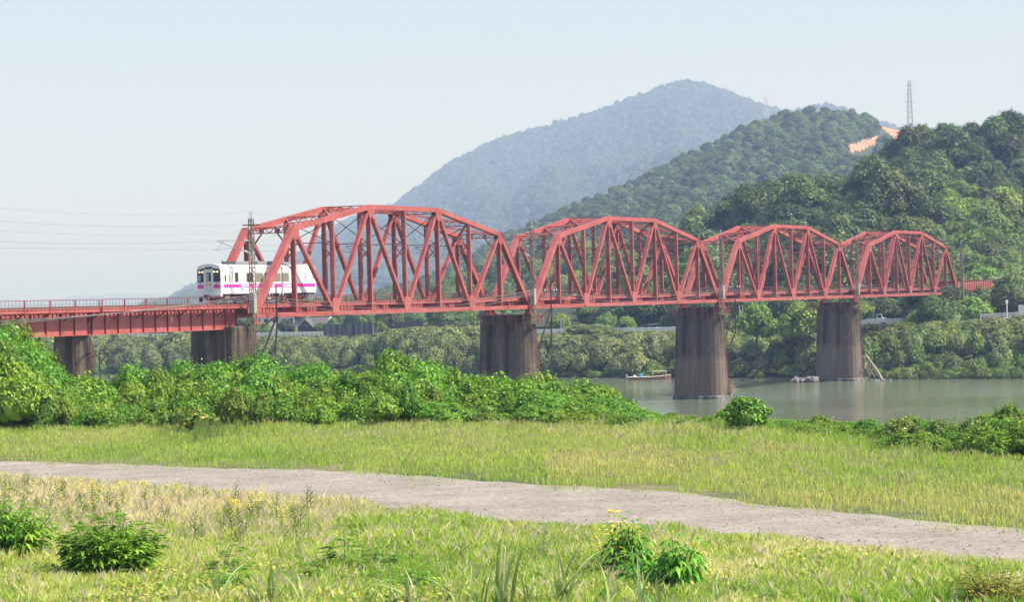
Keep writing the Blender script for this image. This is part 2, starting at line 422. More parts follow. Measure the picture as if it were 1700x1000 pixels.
def ridge(name, pts, Yf, Yr, back, m, label, top=0.0, px0=-900, px1=2900, step=20, rows=26, gully=.05, pw=1.0, zf=-1.0, seed=0):
    pys = [(p[0], p[1]) for p in pts]
    def skyl(px):
        return sum(interp(px + d_, pys)*w_ for d_, w_ in ((-16, .15), (-8, .22), (0, .26), (8, .22), (16, .15))) + 1.6*noise.noise(Vector((px*.045 + seed*3, 1.7, 0)))
    def fy(px): return interp(px, Yf) if isinstance(Yf, list) else Yf
    def ry(px): return interp(px, Yr) if isinstance(Yr, list) else Yr
    def surf(px, v):
        Yr_, Yf_ = ry(px), fy(px); py = skyl(px)
        zr = P(px, py, Yr_).z - top
        if v <= 1:
            Y = Yf_ + (Yr_ - Yf_) * v; sh = v ** pw
            g = noise.noise(Vector((px * .006 + seed, v * 2.2, 0))) + .5 * noise.noise(Vector((px * .015 + seed, v * 5, 3)))
            z = zf + (zr - zf) * (sh + gully * g * 4 * v * (1 - v))
            z = min(z, CZ + (zr - CZ) / Yr_ * Y + 0 if zr > CZ else z)
        else:
            Y = Yr_ + back * (v - 1); z = zr - (zr - zf) * min(1, (v - 1)) ** 1.2
        a = ray(px, py)[0]
        return Vector((a * Y, Y, z))
    V = []; F = []; cols = list(range(px0, px1 + 1, step)); vs = [i / rows for i in range(rows + 1)] + [1.15, 1.4, 1.7, 2.0]
    for px in cols:
        for v in vs: V.append(surf(px, v))
    nv = len(vs)
    for i in range(len(cols) - 1):
        for j in range(nv - 1):
            a = i*nv + j; F.append((a, a + nv, a + nv + 1, a + 1))
    me = bpy.data.meshes.new(name); me.from_pydata([tuple(v) for v in V], [], F)
    for mm in (m if isinstance(m, list) else [m]): me.materials.append(mm)
    me.polygons.foreach_set('use_smooth', [True] * len(F))
    if sum(p.normal.z for p in me.polygons) < 0: me.flip_normals()
    if name == 'wooded_hill':
        for p in me.polygons:
            x, y = proj(p.center + Vector((0, 0, 1)))
            if in_cut(x, y): p.material_index = 1
    o = tag(link(name, me), label, kind='structure'); HILLS[name] = surf
    return o
mA = forest_ground('far_mountain_forest', (.006,.016,.006), (.045,.075,.028), .022, st=(1, .22, 1))
mC = forest_ground('mid_hill_floor', (.025,.038,.014), (.06,.08,.03), .08)
def orange_mat():
    m, n, b = mat('bare_orange_earth')
    n.links.new(ramp(n, tnoise(n, .10, 6, .7), [(.35, (.22,.095,.04)), (.5, (.40,.20,.10)), (.65, (.46,.29,.18))]), b.inputs['Base Color']); b.inputs['Roughness'].default_value = .95; return m
mE = forest_ground('near_hill_floor', (.018,.028,.010), (.045,.062,.022), .2)
ridge('mountain', [(-900,520),(200,512),(285,496),(310,478),(327,470),(360,466),(420,450),(490,425),(507,412),(560,372),(600,352),(655,338),(700,305),(760,262),(830,228),(900,208),(980,185),(1040,165),(1080,148),(1110,136),(1140,132),(1180,139),(1210,152),(1250,166),(1290,181),(1340,200),(1500,250),(1700,300),(2900,470)],
      3100, 5900, 2000, mA, 'large hazy blue mountain rising behind the bridge', top=11, gully=.17, pw=.95, rows=80, step=8, px0=-900)
ridge('mountain_shoulder', [(900,480),(1200,240),(1260,196),(1290,182),(1330,172),(1370,166),(1400,172),(1440,188),(1500,205),(1560,222),(1640,245),(1700,262),(2900,460)],
      3300, 5600, 1500, mA, 'hazy second summit right of the large mountain', top=14, gully=.08, px0=900, rows=30, seed=4)
ridge('distant_range', [(-900,508),(60,502),(100,499),(118,489),(140,490),(160,494),(185,487),(205,484),(225,490),(262,487),(285,494),(330,498),(500,505),(2900,505)],
      11000, 14000, 3000, mA, 'faint distant mountain range on the left horizon', px0=-900, px1=900, rows=6, seed=9)
ridge('wooded_hill', [(-900,520),(500,506),(600,494),(700,468),(760,438),(800,412),(840,390),(880,374),(935,348),(1000,322),(1040,300),(1100,272),(1170,240),(1230,210),(1260,197),(1300,188),(1360,180),(1400,178),(1430,186),(1460,197),(1490,203),(1540,222),(1620,238),(1700,250),(2900,420)],
      900, [(-900,1500),(500,1500),(900,1550),(1400,1750),(2900,1750)], 500, [mC, orange_mat()], 'wooded middle hill with a bare orange cutting on its right', top=5, gully=.10, rows=90, step=6, px0=300, seed=2)
ridge('low_wooded_hill', [(-900,540),(560,520),(640,505),(700,484),(745,458),(800,436),(860,428),(920,405),(1000,392),(1120,378),(1300,350),(2900,350)],
      700, 860, 150, mE, 'low green wooded hillside seen through the second truss', top=5, gully=.05, px0=500, px1=1700, rows=20, seed=5)
ridge('back_hillside', [(900,470),(1300,330),(1400,300),(1440,290),(1474,270),(1492,236),(1506,220),(1560,217),(1590,216),(1612,202),(1640,190),(1680,194),(1700,205),(1760,200),(2000,190),(2900,260)],
      560, 700, 200, mE, 'dark forested hillside rising to the right edge', top=6.5, px0=1300, px1=2900, gully=.02, rows=20, seed=6)
ridge('near_hillside', [(700,520),(1000,440),(1060,405),(1100,388),(1130,367),(1180,347),(1240,332),(1270,306),(1300,312),(1330,302),(1400,280),(1430,282),(1450,282),(1500,276),(1560,280),(1600,285),(1640,300),(1680,330),(1720,380),(1800,420),(2900,430)],
      [(700,560),(1100,520),(1300,500),(1700,482),(2900,480)], [(700,700),(1100,650),(1300,610),(1700,585),(2900,560)], 120, mE, 'near forested hillside behind the last two trusses', top=6.5, px0=800, px1=2900, gully=.04, rows=24, seed=7)


# ------------------------------------------------------------------ foliage building
def leaf_cloud(lobes, n, size, seed, asp=1.7, droop=0., shell=.35, low=-.55):
    """lobes = [(cx,cy,cz,rx,ry,rz)], n leaf shaped quads spread through the outer shell of the lobes"""
    rs = np.random.RandomState(seed); L = np.array(lobes, float)
    wt = (L[:, 3] * L[:, 4] + L[:, 3] * L[:, 5]); wt /= wt.sum()
    k = rs.choice(len(L), n, p=wt)
    d = unit(rs.randn(n, 3)); fl = d[:, 2] < low; d[fl, 2] *= -1
    rr = 1 - shell * rs.rand(n) ** 1.6 + .12 * rs.randn(n) * (rs.rand(n) < .5)
    # dimple the lobes so that clumps form
    bumpy = 1 + .16 * np.sin(d[:, 0]*7 + k) * np.sin(d[:, 1]*6 + 2*k) + .10 * np.sin(d[:, 2]*11 + k*3 + d[:, 0]*9)
    p = L[k, :3] + d * L[k, 3:] * (rr * bumpy)[:, None]
    nr = unit(d + .38 * rs.randn(n, 3) + np.array([0, 0, .35]))
    t = unit(np.cross(nr, rs.randn(n, 3))); t[:, 2] -= droop; t = unit(t); b = unit(np.cross(nr, t))
    s = size * (.6 + .9 * rs.rand(n))[:, None]
    v = np.stack([p - t*s*.5*asp, p + b*s*.5 + nr*s*.12, p + t*s*.5*asp, p - b*s*.5 + nr*s*.12], 1).reshape(-1, 3)
    return v, np.arange(4*n).reshape(-1, 4)
_ico = bmesh.new(); bmesh.ops.create_icosphere(_ico, subdivisions=2, radius=1)
ICO_V = np.array([v.co[:] for v in _ico.verts]); ICO_F = np.array([[v.index for v in f.verts] for f in _ico.faces]); _ico.free()
def cores(lobes, scale, seed):
    rs = np.random.RandomState(seed + 99); V = []; F = []; o = 0
    for l in lobes:
        l = np.array(l); q = ICO_V * (1 + .12 * rs.randn(len(ICO_V), 1)); V.append(l[:3] + q * l[3:] * scale)
        f = ICO_F + o; F.append(np.concatenate([f, f[:, 2:3]], 1)); o += len(ICO_V)
    return np.concatenate(V), np.concatenate(F)
def tree_mesh(name, lobes, n, size, seed, lm, trunk=None, core=.74, **kw):
    """crown with dark inner mass; trunk = (height, radius) adds a tapered stem with limbs"""
    v1, f1 = leaf_cloud(lobes, n, size, seed, **kw)
    v2, f2 = cores(lobes, core, seed)
    me = bpy.data.meshes.new(name)
    V = np.concatenate([v1, v2]); nq = len(f1); tri = (f2[:, :3] + len(v1))
    verts = [tuple(x) for x in V]; faces = [tuple(x) for x in f1] + [tuple(x) for x in tri]; mi = [0] * len(faces)
    if trunk:
        mb = MB(); h, r = trunk; rr = random.Random(seed)
        mb.tube([(0, 0, -.8), (.05*h, 0, h*.4), (-.03*h, .04*h, h)], r, 7, r1=r*.45)
        for l in lobes[:6]: mb.tube([(0, 0, h*.45), (l[0]*.5, l[1]*.5, h*.5 + (l[2]-h*.5)*.5), (l[0], l[1], l[2])], r*.5, 5, r1=r*.15)
        o = len(verts); verts += mb.v; faces += [tuple(i + o for i in f) for f in mb.f]; mi += [1] * len(mb.f)
    me.from_pydata(verts, [], faces); me.materials.append(lm); me.materials.append(M['bark'])
    me.polygons.foreach_set('material_index', mi); return me
def blob_lobes(seed, r, h, n, flat=.75, base=.25):
    """irregular crown of n lobes, overall radius r, height h"""
    rr = random.Random(seed); L = []
    for i in range(n):
        a = i * 2.4 + rr.uniform(-.5, .5); q = math.sqrt((i + .5) / n) * r * .62
        z = h * (base + (1 - base) * (.82 - .55 * (q / (r*.62)) ** 1.6 * rr.uniform(.6, 1.1)))
        s = r * rr.uniform(.34, .52)
        L.append((q * math.cos(a), q * math.sin(a), z - s*.4, s, s, s * flat * rr.uniform(.8, 1.2)))
    for i in range(n // 2):
        a = rr.uniform(0, 6.28); L.append((r*.45*math.cos(a), r*.45*math.sin(a), h*rr.uniform(.3, .5), r*.45, r*.45, h*.28))
    return L

LM = {
 'hill': leaf_mat('hill_leaves', (.024,.055,.012), (.115,.190,.038), (.18,.23,.055), tr=.2, objvar=.5),
 'hillb': leaf_mat('hill_leaves_bright', (.065,.125,.016), (.21,.33,.05), (.29,.40,.07), tr=.25),
 'cedar': leaf_mat('cedar_leaves', (.014,.034,.014), (.048,.085,.034), None, tr=.15),
 'willow': leaf_mat('willow_leaves', (.075,.11,.030), (.27,.33,.10), (.36,.39,.14), tr=.25, objvar=.25),
 'scrub': leaf_mat('bank_scrub_leaves', (.055,.11,.018), (.19,.29,.05), (.30,.32,.09), tr=.3),
 'kudzu': leaf_mat('broad_bush_leaves', (.055,.15,.008), (.18,.385,.024), (.32,.50,.055), tr=.38, rough=.4, objvar=.2),
 'fine': leaf_mat('fine_bush_leaves', (.095,.19,.016), (.24,.405,.038), (.36,.46,.07), tr=.38, objvar=.2),
 'mulb': leaf_mat('dark_weed_leaves', (.065,.20,.015), (.18,.43,.035), (.32,.56,.07), tr=.3, rough=.4, objvar=.1),
 'pale': leaf_mat('pale_weed_leaves', (.09,.19,.03), (.20,.36,.06), (.30,.42,.10), tr=.35, objvar=.15),
 'dry': leaf_mat('yellowing_leaves', (.10,.12,.02), (.34,.30,.05), (.42,.16,.05), tr=.3, objvar=.15),
}
PROTO = {}
def proto(kind, k, *a, **kw):
    PROTO.setdefault(kind, []).append(tree_mesh(f'{kind}_{k}', *a, **kw))
for k in range(4):
    proto('hill_tree', k, blob_lobes(10+k, 4.6, 8.5, 11), 7000, .30, 10+k, LM['hill'], trunk=(6, .3))
for k in range(3):
    proto('hill_tree', 4+k, [(l[0], l[1], l[2]*(1+.12*((i*7+k) % 3)), l[3]*(.6+.22*((i*5+k) % 4)), l[4]*(.6+.22*((i*3+k) % 4)), l[5]*.9) for i, l in enumerate(blob_lobes(110+k, 5.6, 9.0, 18))], 8500, .29, 110+k, LM['hill'], trunk=(6, .3))
for k in range(3):
    proto('bright_tree', k, blob_lobes(30+k, 3.6, 6.5, 9), 6000, .26, 30+k, LM['hillb'], trunk=(4.5, .22))
for k in range(2):
    L = [(0, 0, 1.5 + j*1.25, 2.5*(1-j/8.2), 2.5*(1-j/8.2), 1.0) for j in range(8)]
    proto('cedar_tree', k, L, 2200, .42, 40+k, LM['cedar'], trunk=(8, .25), droop=.6)
for k in range(4):
    proto('willow_tree', k, blob_lobes(50+k, 3.7, 7.2, 12, flat=.9, base=.05), 4600, .27, 50+k, LM['willow'], trunk=(5, .2), droop=.35)
for k in range(3):
    proto('bank_shrub', k, blob_lobes(60+k, 2.3, 3.2, 8, base=0), 2800, .20, 60+k, LM['scrub'])
for k in range(4):
    proto('bush', k, blob_lobes(70+k, 1.9, 2.6, 10, base=0), 5200, .115, 70+k, LM['kudzu'], core=.70, low=-.2)
for k in range(2):
    proto('large_bush', k, blob_lobes(75+k, 3.0, 4.2, 16, base=0), 13000, .125, 75+k, LM['kudzu'], core=.72, low=-.2)
for k in range(3):
    L = blob_lobes(80+k, 1.5, 2.4, 8, base=0)
    proto('fine_bush', k, L, 3000, .105, 80+k, LM['fine'], core=.62, asp=2.2, low=-.2)

def put(kind, name, loc, s, label, cat, group, sz=None, k=None):
    ms = PROTO[kind]; me = ms[rnd.randrange(len(ms)) if k is None else k]
    o = link(name, me); o.location = loc; q = s * rnd.uniform(.92, 1.08)
    o.scale = (s, q, (sz or s) * rnd.uniform(.9, 1.1)); o.rotation_euler = (0, 0, rnd.uniform(0, 6.28))
    return tag(o, label, cat, group)

# hill forests: individual trees where they show largest
def forest(surf, n, px0, px1, v0, v1, choose, seed, gap_px=24):
    r_ = random.Random(seed); pts = []; tries = 0
    while len(pts) < n and tries < n * 40:
        tries += 1
        px = r_.uniform(px0, px1); v = r_.uniform(v0, v1) if r_.random() > .15 else v1
        w = surf(px, v)
        if all((w.x-q.x)**2 + (w.y-q.y)**2*.5 > gap_px**2 for q, _ in pts): pts.append((w, px))
    for w, px in pts: choose(w, px, r_)
def hz(px, w):
    x, y = proj(w); c = 'behind the second truss' if x < 1160 else 'behind the third truss' if x < 1390 else 'behind the fourth truss' if x < 1590 else 'right of the last truss'
    if x > 1470 and y < 330: c = 'below the pylon' if x < 1570 else 'near the top right corner'
    return ('low' if y > 440 else 'half way' if y > 360 else 'high') + ' on the hillside, ' + c
def ch_near(w, px, r_):
    bright = (px > 1570 and w.z < 34 + (px-1600)*.04)
    if bright: put('bright_tree', 'bright_tree', w - Vector((0,0,.5)), r_.uniform(.8, 1.35), 'bright green leafy tree ' + hz(px, w), 'tree', 'bright trees ' + hz(px, w))
    else:
        s_ = r_.choice((r_.uniform(.55, .8), r_.uniform(.8, 1.15), r_.uniform(1.15, 1.45))); z_ = 'small' if s_ < .8 else 'middling' if s_ < 1.15 else 'large'
        put('hill_tree', 'hill_tree', w - Vector((0,0,1)), s_, z_ + ' dark green broadleaf tree ' + hz(px, w), 'tree', z_ + ' near broadleaf trees ' + hz(px, w))
forest(HILLS['near_hillside'], 210, 1020, 1760, .04, 1.0, ch_near, 3, 5.4)
def ch_back(w, px, r_):
    if px > 1590 and w.z < 44: put('cedar_tree', 'cedar_tree', w - Vector((0,0,1)), r_.uniform(.55, .8), 'dark conical cedar in the forest near the right edge', 'tree', 'cedars on the back hillside')
    else: put('hill_tree', 'hill_tree', w - Vector((0,0,1)), r_.uniform(.8, 1.45), 'bluish dark broadleaf tree further back, ' + hz(px, w), 'tree', 'back broadleaf trees ' + hz(px, w))
forest(HILLS['back_hillside'], 130, 1400, 1760, .35, 1.0, ch_back, 4, 5.6)

# forests too many to count: instances of the same crowns
def gn_forest(name, pts, scales, meshes_kind, label, seed=0):
    me = bpy.data.meshes.new(name); me.from_pydata([tuple(p) for p in pts], [], [])
    at = me.attributes.new('sc', 'FLOAT', 'POINT'); at.data.foreach_set('value', np.array(scales, np.float32))
    o = link(name, me); tag(o, label, kind='stuff')
    ng = bpy.data.node_groups.new(name, 'GeometryNodeTree')
    ng.interface.new_socket('Geometry', in_out='INPUT', socket_type='NodeSocketGeometry')
    ng.interface.new_socket('Geometry', in_out='OUTPUT', socket_type='NodeSocketGeometry')
    gi = ng.nodes.new('NodeGroupInput'); go = ng.nodes.new('NodeGroupOutput')
    ip = ng.nodes.new('GeometryNodeInstanceOnPoints'); g2 = ng.nodes.new('GeometryNodeGeometryToInstance')
    for q in meshes_kind:
        oi = ng.nodes.new('GeometryNodeObjectInfo'); oi.inputs['Object'].default_value = q
        oi.transform_space = 'ORIGINAL'; ng.links.new(oi.outputs['Geometry'], g2.inputs[0])
    ng.links.new(gi.outputs[0], ip.inputs['Points']); ng.links.new(g2.outputs[0], ip.inputs['Instance'])
    ip.inputs['Pick Instance'].default_value = True
    rv = ng.nodes.new('FunctionNodeRandomValue'); rv.data_type = 'FLOAT_VECTOR'
    rv.inputs[0].default_value = (0, 0, 0); rv.inputs[1].default_value = (0, 0, 6.28)
    e2 = ng.nodes.new('FunctionNodeEulerToRotation') if hasattr(bpy.types, 'FunctionNodeEulerToRotation') else None
    if e2: ng.links.new(rv.outputs[0], e2.inputs[0]); ng.links.new(e2.outputs[0], ip.inputs['Rotation'])
    else: ng.links.new(rv.outputs[0], ip.inputs['Rotation'])
    na = ng.nodes.new('GeometryNodeInputNamedAttribute'); na.data_type = 'FLOAT'; na.inputs['Name'].default_value = 'sc'
    ng.links.new(na.outputs[0], ip.inputs['Scale'])
    ng.links.new(ip.outputs[0], go.inputs[0])
    mod = o.modifiers.new('scatter', 'NODES'); mod.node_group = ng
    return o
def rep(kind):                            # real trees of the scene that the scatter repeats
    seen = {}; 
    for o in C.objects:
        if o.type == 'MESH' and o.data in PROTO[kind] and o.data.name not in seen: seen[o.data.name] = o
    return list(seen.values())
def scatter_pts(surf, n, px0, px1, v0, v1, seed, skip=None, smin=.8, smax=1.4):
    r_ = random.Random(seed); pts = []; sc = []
    for _ in range(n):
        px = r_.uniform(px0, px1); v = 1 - (1 - v0) * r_.random() ** 1.0 if v1 >= 1 else r_.uniform(v0, v1)
        w = surf(px, v)
        if skip and skip(px, w): continue
        pts.append(w - Vector((0, 0, 1.5))); sc.append(r_.uniform(smin, smax))
    return pts, sc
def skipcut(px, w):
    x, y = proj(w)
    return any(in_cut(x, y - k) for k in (0, 5, 10, 15, 20, 25))
trees_hill = rep('hill_tree'); trees_bright = rep('bright_tree')
p_, s_ = scatter_pts(HILLS['wooded_hill'], 13000, 480, 1800, .02, 1, 21, skipcut, .42, 1.05)
gn_forest('middle_hill_forest', p_, s_, trees_hill[:5] + trees_bright, 'hazy green forest covering the middle hill')
p_, s_ = scatter_pts(HILLS['mountain'], 24000, 240, 1420, .12, 1, 25, None, 1.1, 2.0)
gn_forest('mountain_forest', p_, s_, trees_hill[:5], 'hazy blue green forest covering the large mountain')
p_, s_ = scatter_pts(HILLS['mountain_shoulder'], 4000, 1180, 1700, .5, 1, 26, None, .9, 1.4)
gn_forest('shoulder_forest', p_, s_, trees_hill[:5], 'hazy blue green forest on the second summit')
p_, s_ = scatter_pts(HILLS['low_wooded_hill'], 700, 560, 1350, .02, 1, 22, None, .7, 1.2)
gn_forest('low_hill_forest', p_, s_, trees_bright + trees_hill[:1], 'light green woods on the low hillside seen through the second truss')
p_, s_ = scatter_pts(HILLS['near_hillside'], 500, 980, 2200, .0, 1, 23, None, .5, .85)
gn_forest('near_hill_understorey', p_, s_, trees_hill, 'dark undergrowth filling the gaps of the near hillside forest')
p_, s_ = scatter_pts(HILLS['back_hillside'], 420, 1380, 2300, .0, 1, 24, None, .6, .95)
gn_forest('back_hill_understorey', p_, s_, trees_hill, 'dark undergrowth filling the gaps of the back hillside forest')

# ------------------------------------------------------------------ trees on the far bank
def far(px, dY, base='SHORE', dz=0):
    Y = interp(px, SHORE if base == 'SHORE' else ROAD) + dY; a = ray(px, 560)[0]
    x = a * Y; return Vector((x, Y, height(x, Y) + dz))
def zone(px):
    if px < 100: return 'at the left edge'
    if px < 330: return 'left of the wide pier'
    if px < 440: return 'beside the wide pier'
    if px < 540: return 'below the gabled house'
    if px < 620: return 'below the grey parapet'
    if px < 700: return 'mid way under the first truss'
    if px < 800: return 'just left of the second pier'
    if px < 960: return 'just right of the second pier'
    if px < 1120: return 'behind the moored boat'
    if px < 1230: return 'behind the third pier'
    if px < 1360: return 'just left of the fourth pier'
    if px < 1450: return 'behind the leaning log'
    if px < 1540: return 'below the white pickup'
    if px < 1620: return 'below the last pier'
    return 'at the right edge'
def tier(dy): return 'at the waterline' if dy < 4 else 'on the lower bank' if dy < 11 else 'on the upper bank' if dy < 19 else 'just below the road'
r_ = random.Random(31)
for row, (dy, s0) in enumerate(((2, .72), (8, .98), (14, 1.12), (20, 1.1), (27, 1.1))):
    px = -120 + row * 9
    while px < 1800:
        sp = (30 if px < 1200 else 34) * r_.uniform(.75, 1.25)
        lim = interp(px, ROAD) - interp(px, SHORE) - 4
        if dy < lim:
            s = s0 * r_.uniform(.75, 1.15)
            if px > 1180: s *= .80
            if 1060 < px < 1130 or 1210 < px < 1235: s *= .6
            if 430 < px < 560: s *= .8
            w = far(px, dy + r_.uniform(-2, 2), dz=-.3)
            top = interp(px, RZ) + .3 - w.z + (1.5 if 640 < px < 760 else 0) + (1.5 if 270 < px < 330 or px < 300 else 0)
            sz = min(s*1.1, max(.35, top / 7.4 * r_.uniform(.8, 1.15)))
            if px > 1220 and r_.random() < .6:
                put('bank_shrub', 'bank_shrub', w, s*1.5, f'green leafy shrub {tier(dy)}, {zone(px)}', 'shrub', f'far bank shrubs {tier(dy)} {zone(px)}', sz=sz*2.0)
            else:
                put('willow_tree', 'willow_tree', w, s, f'grey green willow {tier(dy)}, {zone(px)}', 'tree', f'far bank willows {tier(dy)} {zone(px)}', sz=sz)
        px += sp
# low shrubs and reeds along the water line and the wall foot
for i in range(270):
    px = r_.uniform(-100, 1780); dy = r_.choice((-1, 0, 0, 1, 1, 2, 3, 7, 13, 18, 22)); w = far(px, dy + r_.uniform(-.6, 1.5), dz=-.3)
    put('bank_shrub', 'bank_shrub', w, r_.uniform(.7, 1.15), f'green leafy shrub {tier(dy)}, {zone(px)}', 'shrub', f'far bank shrubs {tier(dy)} {zone(px)}', sz=r_.uniform(.5, .95))
for i in range(80):
    px = r_.uniform(1380, 1790); w = far(px, r_.uniform(-2.5, 1.0), dz=-.2)
    put('bank_shrub', 'bank_shrub', w, r_.uniform(.6, 1.0), f'green leafy shrub at the waterline, {zone(px)}', 'shrub', f'far bank shrubs at the waterline {zone(px)}', sz=r_.uniform(.4, .8))
# trees behind the road
for i in range(120):
    px = r_.uniform(-120, 1780); dy = r_.choice((16, 24, 34, 46)) + r_.uniform(-4, 4)
    if 470 < px < 720 and dy < 30: continue
    if 1060 < px < 1110: dy += 12
    w = far(px, dy, 'ROAD', -.4)
    k = 'bright_tree' if (860 < px < 1120 or r_.random() < .25) else 'hill_tree'
    s = r_.uniform(.40, .60) if px < 860 else r_.uniform(.55, .85)
    lab = 'bright green' if k == 'bright_tree' else 'dark green'
    where = zone(px).replace('below the', 'beyond the')
    put(k, 'roadside_tree', w, s, f'{lab} tree behind the riverside road, {where}', 'tree', f'{lab} trees behind the road, {where}')
# vine covered bushes below the abutment
for (px, py, Y, s, l) in ((1525, 560, 446, 1.25, 'dark vine covered bush hiding the foot of the last pier'), (1560, 562, 444, 1.2, 'leafy bush right of the vine covered bush under the last pier'),
                          (1617, 545, 446, 1.5, 'rounded bright bush beside the wooden utility pole'), (1255, 568, 440, 1.5, 'rounded kudzu covered bush below the guardrail beside the third river pier'), (1330, 572, 436, 1.6, 'spreading willow bush touching the fourth river pier')):
    w = P(px, py + 6, Y); put('bright_tree' if s > 1.2 else 'hill_tree', 'vine_bush', w, s * .75, l, 'bush', None)
print('foliage far done')

# ------------------------------------------------------------------ bridge
RZB = math.pi / 2 - TH
BU = Vector((math.sin(TH), math.cos(TH), 0)); BL = Vector((-math.cos(TH), math.sin(TH), 0))
def bw(t, lat, z):                        # lat measured from the track centre, negative = towards the camera
    return BO + BU * t + BL * (lat + HW) + Vector((0, 0, z))
H1, H3 = 8.89 - .25, 11.34 - .25          # centre lines of the chord nodes
def topz(i): return {1: H1, 2: (H1+H3)/2, 3: H3, 4: H3, 5: H3, 6: (H1+H3)/2, 7: H1}[i]
ZB = .23
def laced(p0, p1, wy, wt, pitch=None, cover=None, t=.09, bar=.12):
    """two side plates joined by zigzag lacing; cover closes the upper face with a plate"""
    mb = MB(); p0, p1 = Vector(p0), Vector(p1)
    for s in (-1, 1): mb.beam(p0, p1, t, wt, off=(s * (wy/2 - t/2), 0))
    L = (p1 - p0).length; d = (p1 - p0).normalized(); up = d.cross(Vector((0, 1, 0)))
    n = max(2, int(L / (pitch or wy * .9)))
    for f in (-1, 1):
        if cover is not None and f == cover: 
            mb.beam(p0, p1, wy + .10, .04, off=(0, f * (wt/2 + .022))); continue
        o = up * (f * (wt/2 - .03))
        for k in range(n):
            a = p0 + d * (L * k / n); b = p0 + d * (L * (k+1) / n); sg = 1 if k % 2 == 0 else -1
            y = Vector((0, wy/2 - .05, 0)) * sg
            mb.beam(a + o - y, b + o + y, bar, .03, side=d)
    return mb
def flatlace(p0, p1, depth, w, up, pitch=.55):
    """light lattice strut: two chords and a zigzag between"""
    mb = MB(); p0, p1, up = Vector(p0), Vector(p1), Vector(up); d = (p1 - p0).normalized()
    L = (p1 - p0).length
    for s in (-1, 1): mb.beam(p0 + up*(s*depth/2), p1 + up*(s*depth/2), w, .09, side=d.cross(up))
    n = max(2, int(L / pitch))
    for k in range(n):
        a = p0 + d*(L*k/n); b = p0 + d*(L*(k+1)/n); s = 1 if k % 2 else -1
        mb.beam(a + up*(s*depth/2), b - up*(s*depth/2), w*.6, .05, side=d.cross(up))
    return mb
